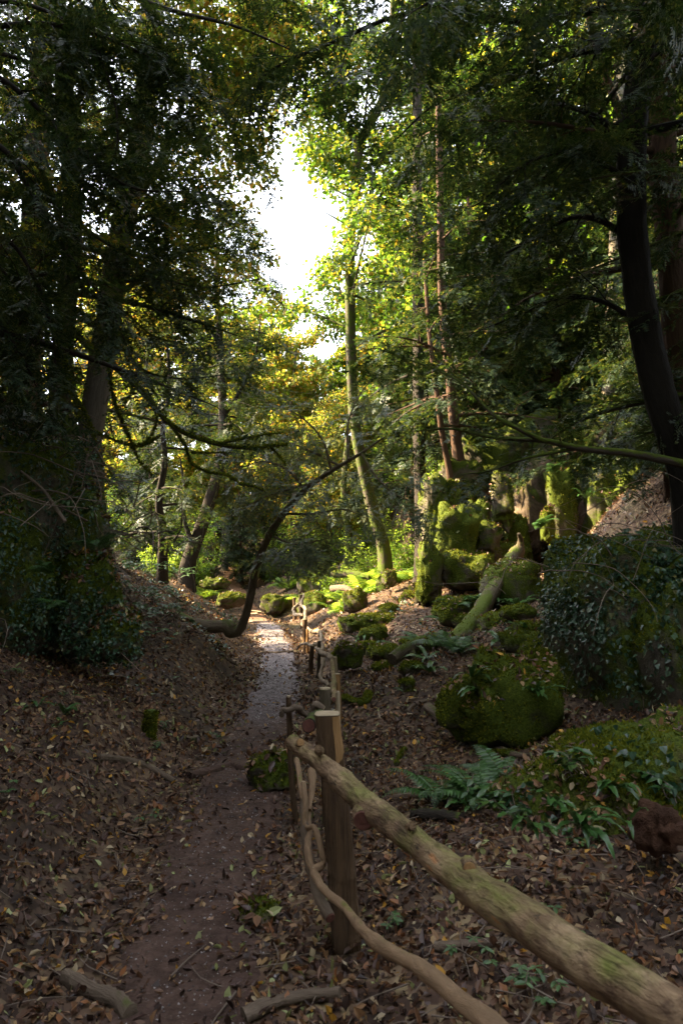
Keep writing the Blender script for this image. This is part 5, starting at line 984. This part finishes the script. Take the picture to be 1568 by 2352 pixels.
# trunk details standing on the rock wall and by the far path
def bare_trunk(lst, d, r0, r1, bark, label, nb=8, bl=1.6, dens=7, leaf='yew', spray=0.5, name='yew_tree', h0=0.4, kind='yewc', fork=None):
    tr = pp(lst, d); T = Tree(name, label, on_ground(tr[0][0], tr[0][1]), int(lst[0][0]), bark, leaf, kind, spray); tp = T.trunk(to_base(tr), r0, r1, 40)
    if fork: T.limb(pp(fork, d), r0*0.55, 0.03, 8, 1.2, dens, 0.4)
    T.crown(tp, h0, 1.0, nb, bl, 0.05, 7, 0.38, dens); T.finish()
bare_trunk([(1060, 1130), (1045, 1000), (1030, 850), (1015, 700), (1010, 500), (1005, 200)], 15.6, 0.15, 0.07, 'bark_red', 'reddish yew trunk on the left end of the rock wall', 16, 2.4)
bare_trunk([(1035, 1120), (1015, 1000), (1000, 880), (985, 760), (975, 600)], 15.4, 0.08, 0.04, 'bark_red', 'thinner reddish stem beside the yew on the rock wall', 8, 1.6)
bare_trunk([(968, 1180), (962, 1000), (960, 800), (958, 500), (958, 100), (960, -300)], 18, 0.17, 0.10, 'bark_dark', 'straight dark trunk in front of the sunny gap at the right', 14, 2.6)
bare_trunk([(1398, 1010), (1400, 900), (1408, 700), (1420, 400), (1430, 0), (1435, -300)], 16.5, 0.24, 0.15, 'bark_grey', 'pale sunlit trunk behind the rock wall at the right', 14, 2.8, 6, 'broad', 0.6, 'broadleaf_tree', 0.5, 'broadc')
bare_trunk([(1122, 900), (1122, 700), (1124, 480), (1124, 280), (1120, 0)], 26, 0.2, 0.12, 'bark_grey', 'straight grey trunk seen through leaves above the rock wall', 12, 3.2, 5, 'broad', 0.8, 'broadleaf_tree', 0.5, 'broadc')
bare_trunk([(1208, 900), (1210, 600), (1212, 420), (1216, 260), (1240, 0)], 24, 0.2, 0.10, 'bark_grey', 'trunk forking high above the middle of the rock wall', 12, 3.2, 5, 'broad', 0.8, 'broadleaf_tree', 0.5, 'broadc')
bare_trunk([(374, 1230), (365, 1150), (379, 1060), (374, 980), (390, 890), (384, 780)], 17, 0.12, 0.03, 'bark_dark', 'upright dark trunk between the left rock and the forked yew', 16, 2.0, 9, 'yew', 0.5, h0=0.12, kind='yew')
bare_trunk([(800, 1225), (792, 1160), (790, 1100), (800, 1000)], 27, 0.16, 0.10, 'bark_moss', 'short mossy trunk behind the bright bracken', 10, 2.2, 6, 'yew_pale', 0.55)
# shrubs
for x, y, s, lab in ((-0.2, 22.5, 0.8, 'bright shrub behind the domed boulder'), (0.9, 24, 1.0, 'bright shrub left of the tall forked tree'), (2.2, 21.5, 1.1, 'bright green shrub right of the tall forked tree'), (3.0, 20, 0.9, 'green shrub against the end of the rock wall'), (-1.6, 27.5, 1.0, 'pale shrub right of the far path'), (-0.4, 30, 1.2, 'yellowish shrub beyond the boulders'), (-5.6, 26.5, 1.0, 'green shrub left of the far path'), (-6.5, 24.5, 0.8, 'green shrub below the forked trunk'), (-3.2, 31.5, 0.9, 'shrub right at the bend of the far path'), (2.0, 28, 1.3, 'tall sunny shrub deep behind the bracken'), (-8.5, 30, 1.4, 'large shrub on the sunlit left slope'), (6.4, 16.8, 0.8, 'sunlit shrub on top of the rock wall'), (4.6, 16.9, 0.6, 'small shrub on the rock wall rim'), (8.2, 21, 1.2, 'bright shrub among the trunks behind the wall'), (-5.2, 36, 1.3, 'shrub at the far end of the path'), (-1, 37, 1.4, 'wide shrub at the head of the gully')):
    plant('shrub', x, y, s, lab, 'understory shrubs')
for k, o in PROTO.items():
    if k not in _used: bpy.data.objects.remove(o)
print('TRIS', sum(sum(len(p.vertices)-2 for p in m.polygons) if len(m.polygons) < 2000 else int((np.array([0])).sum())+len(m.loops)-2*len(m.polygons) for m in bpy.data.meshes), 'OBJS', len(bpy.data.objects))
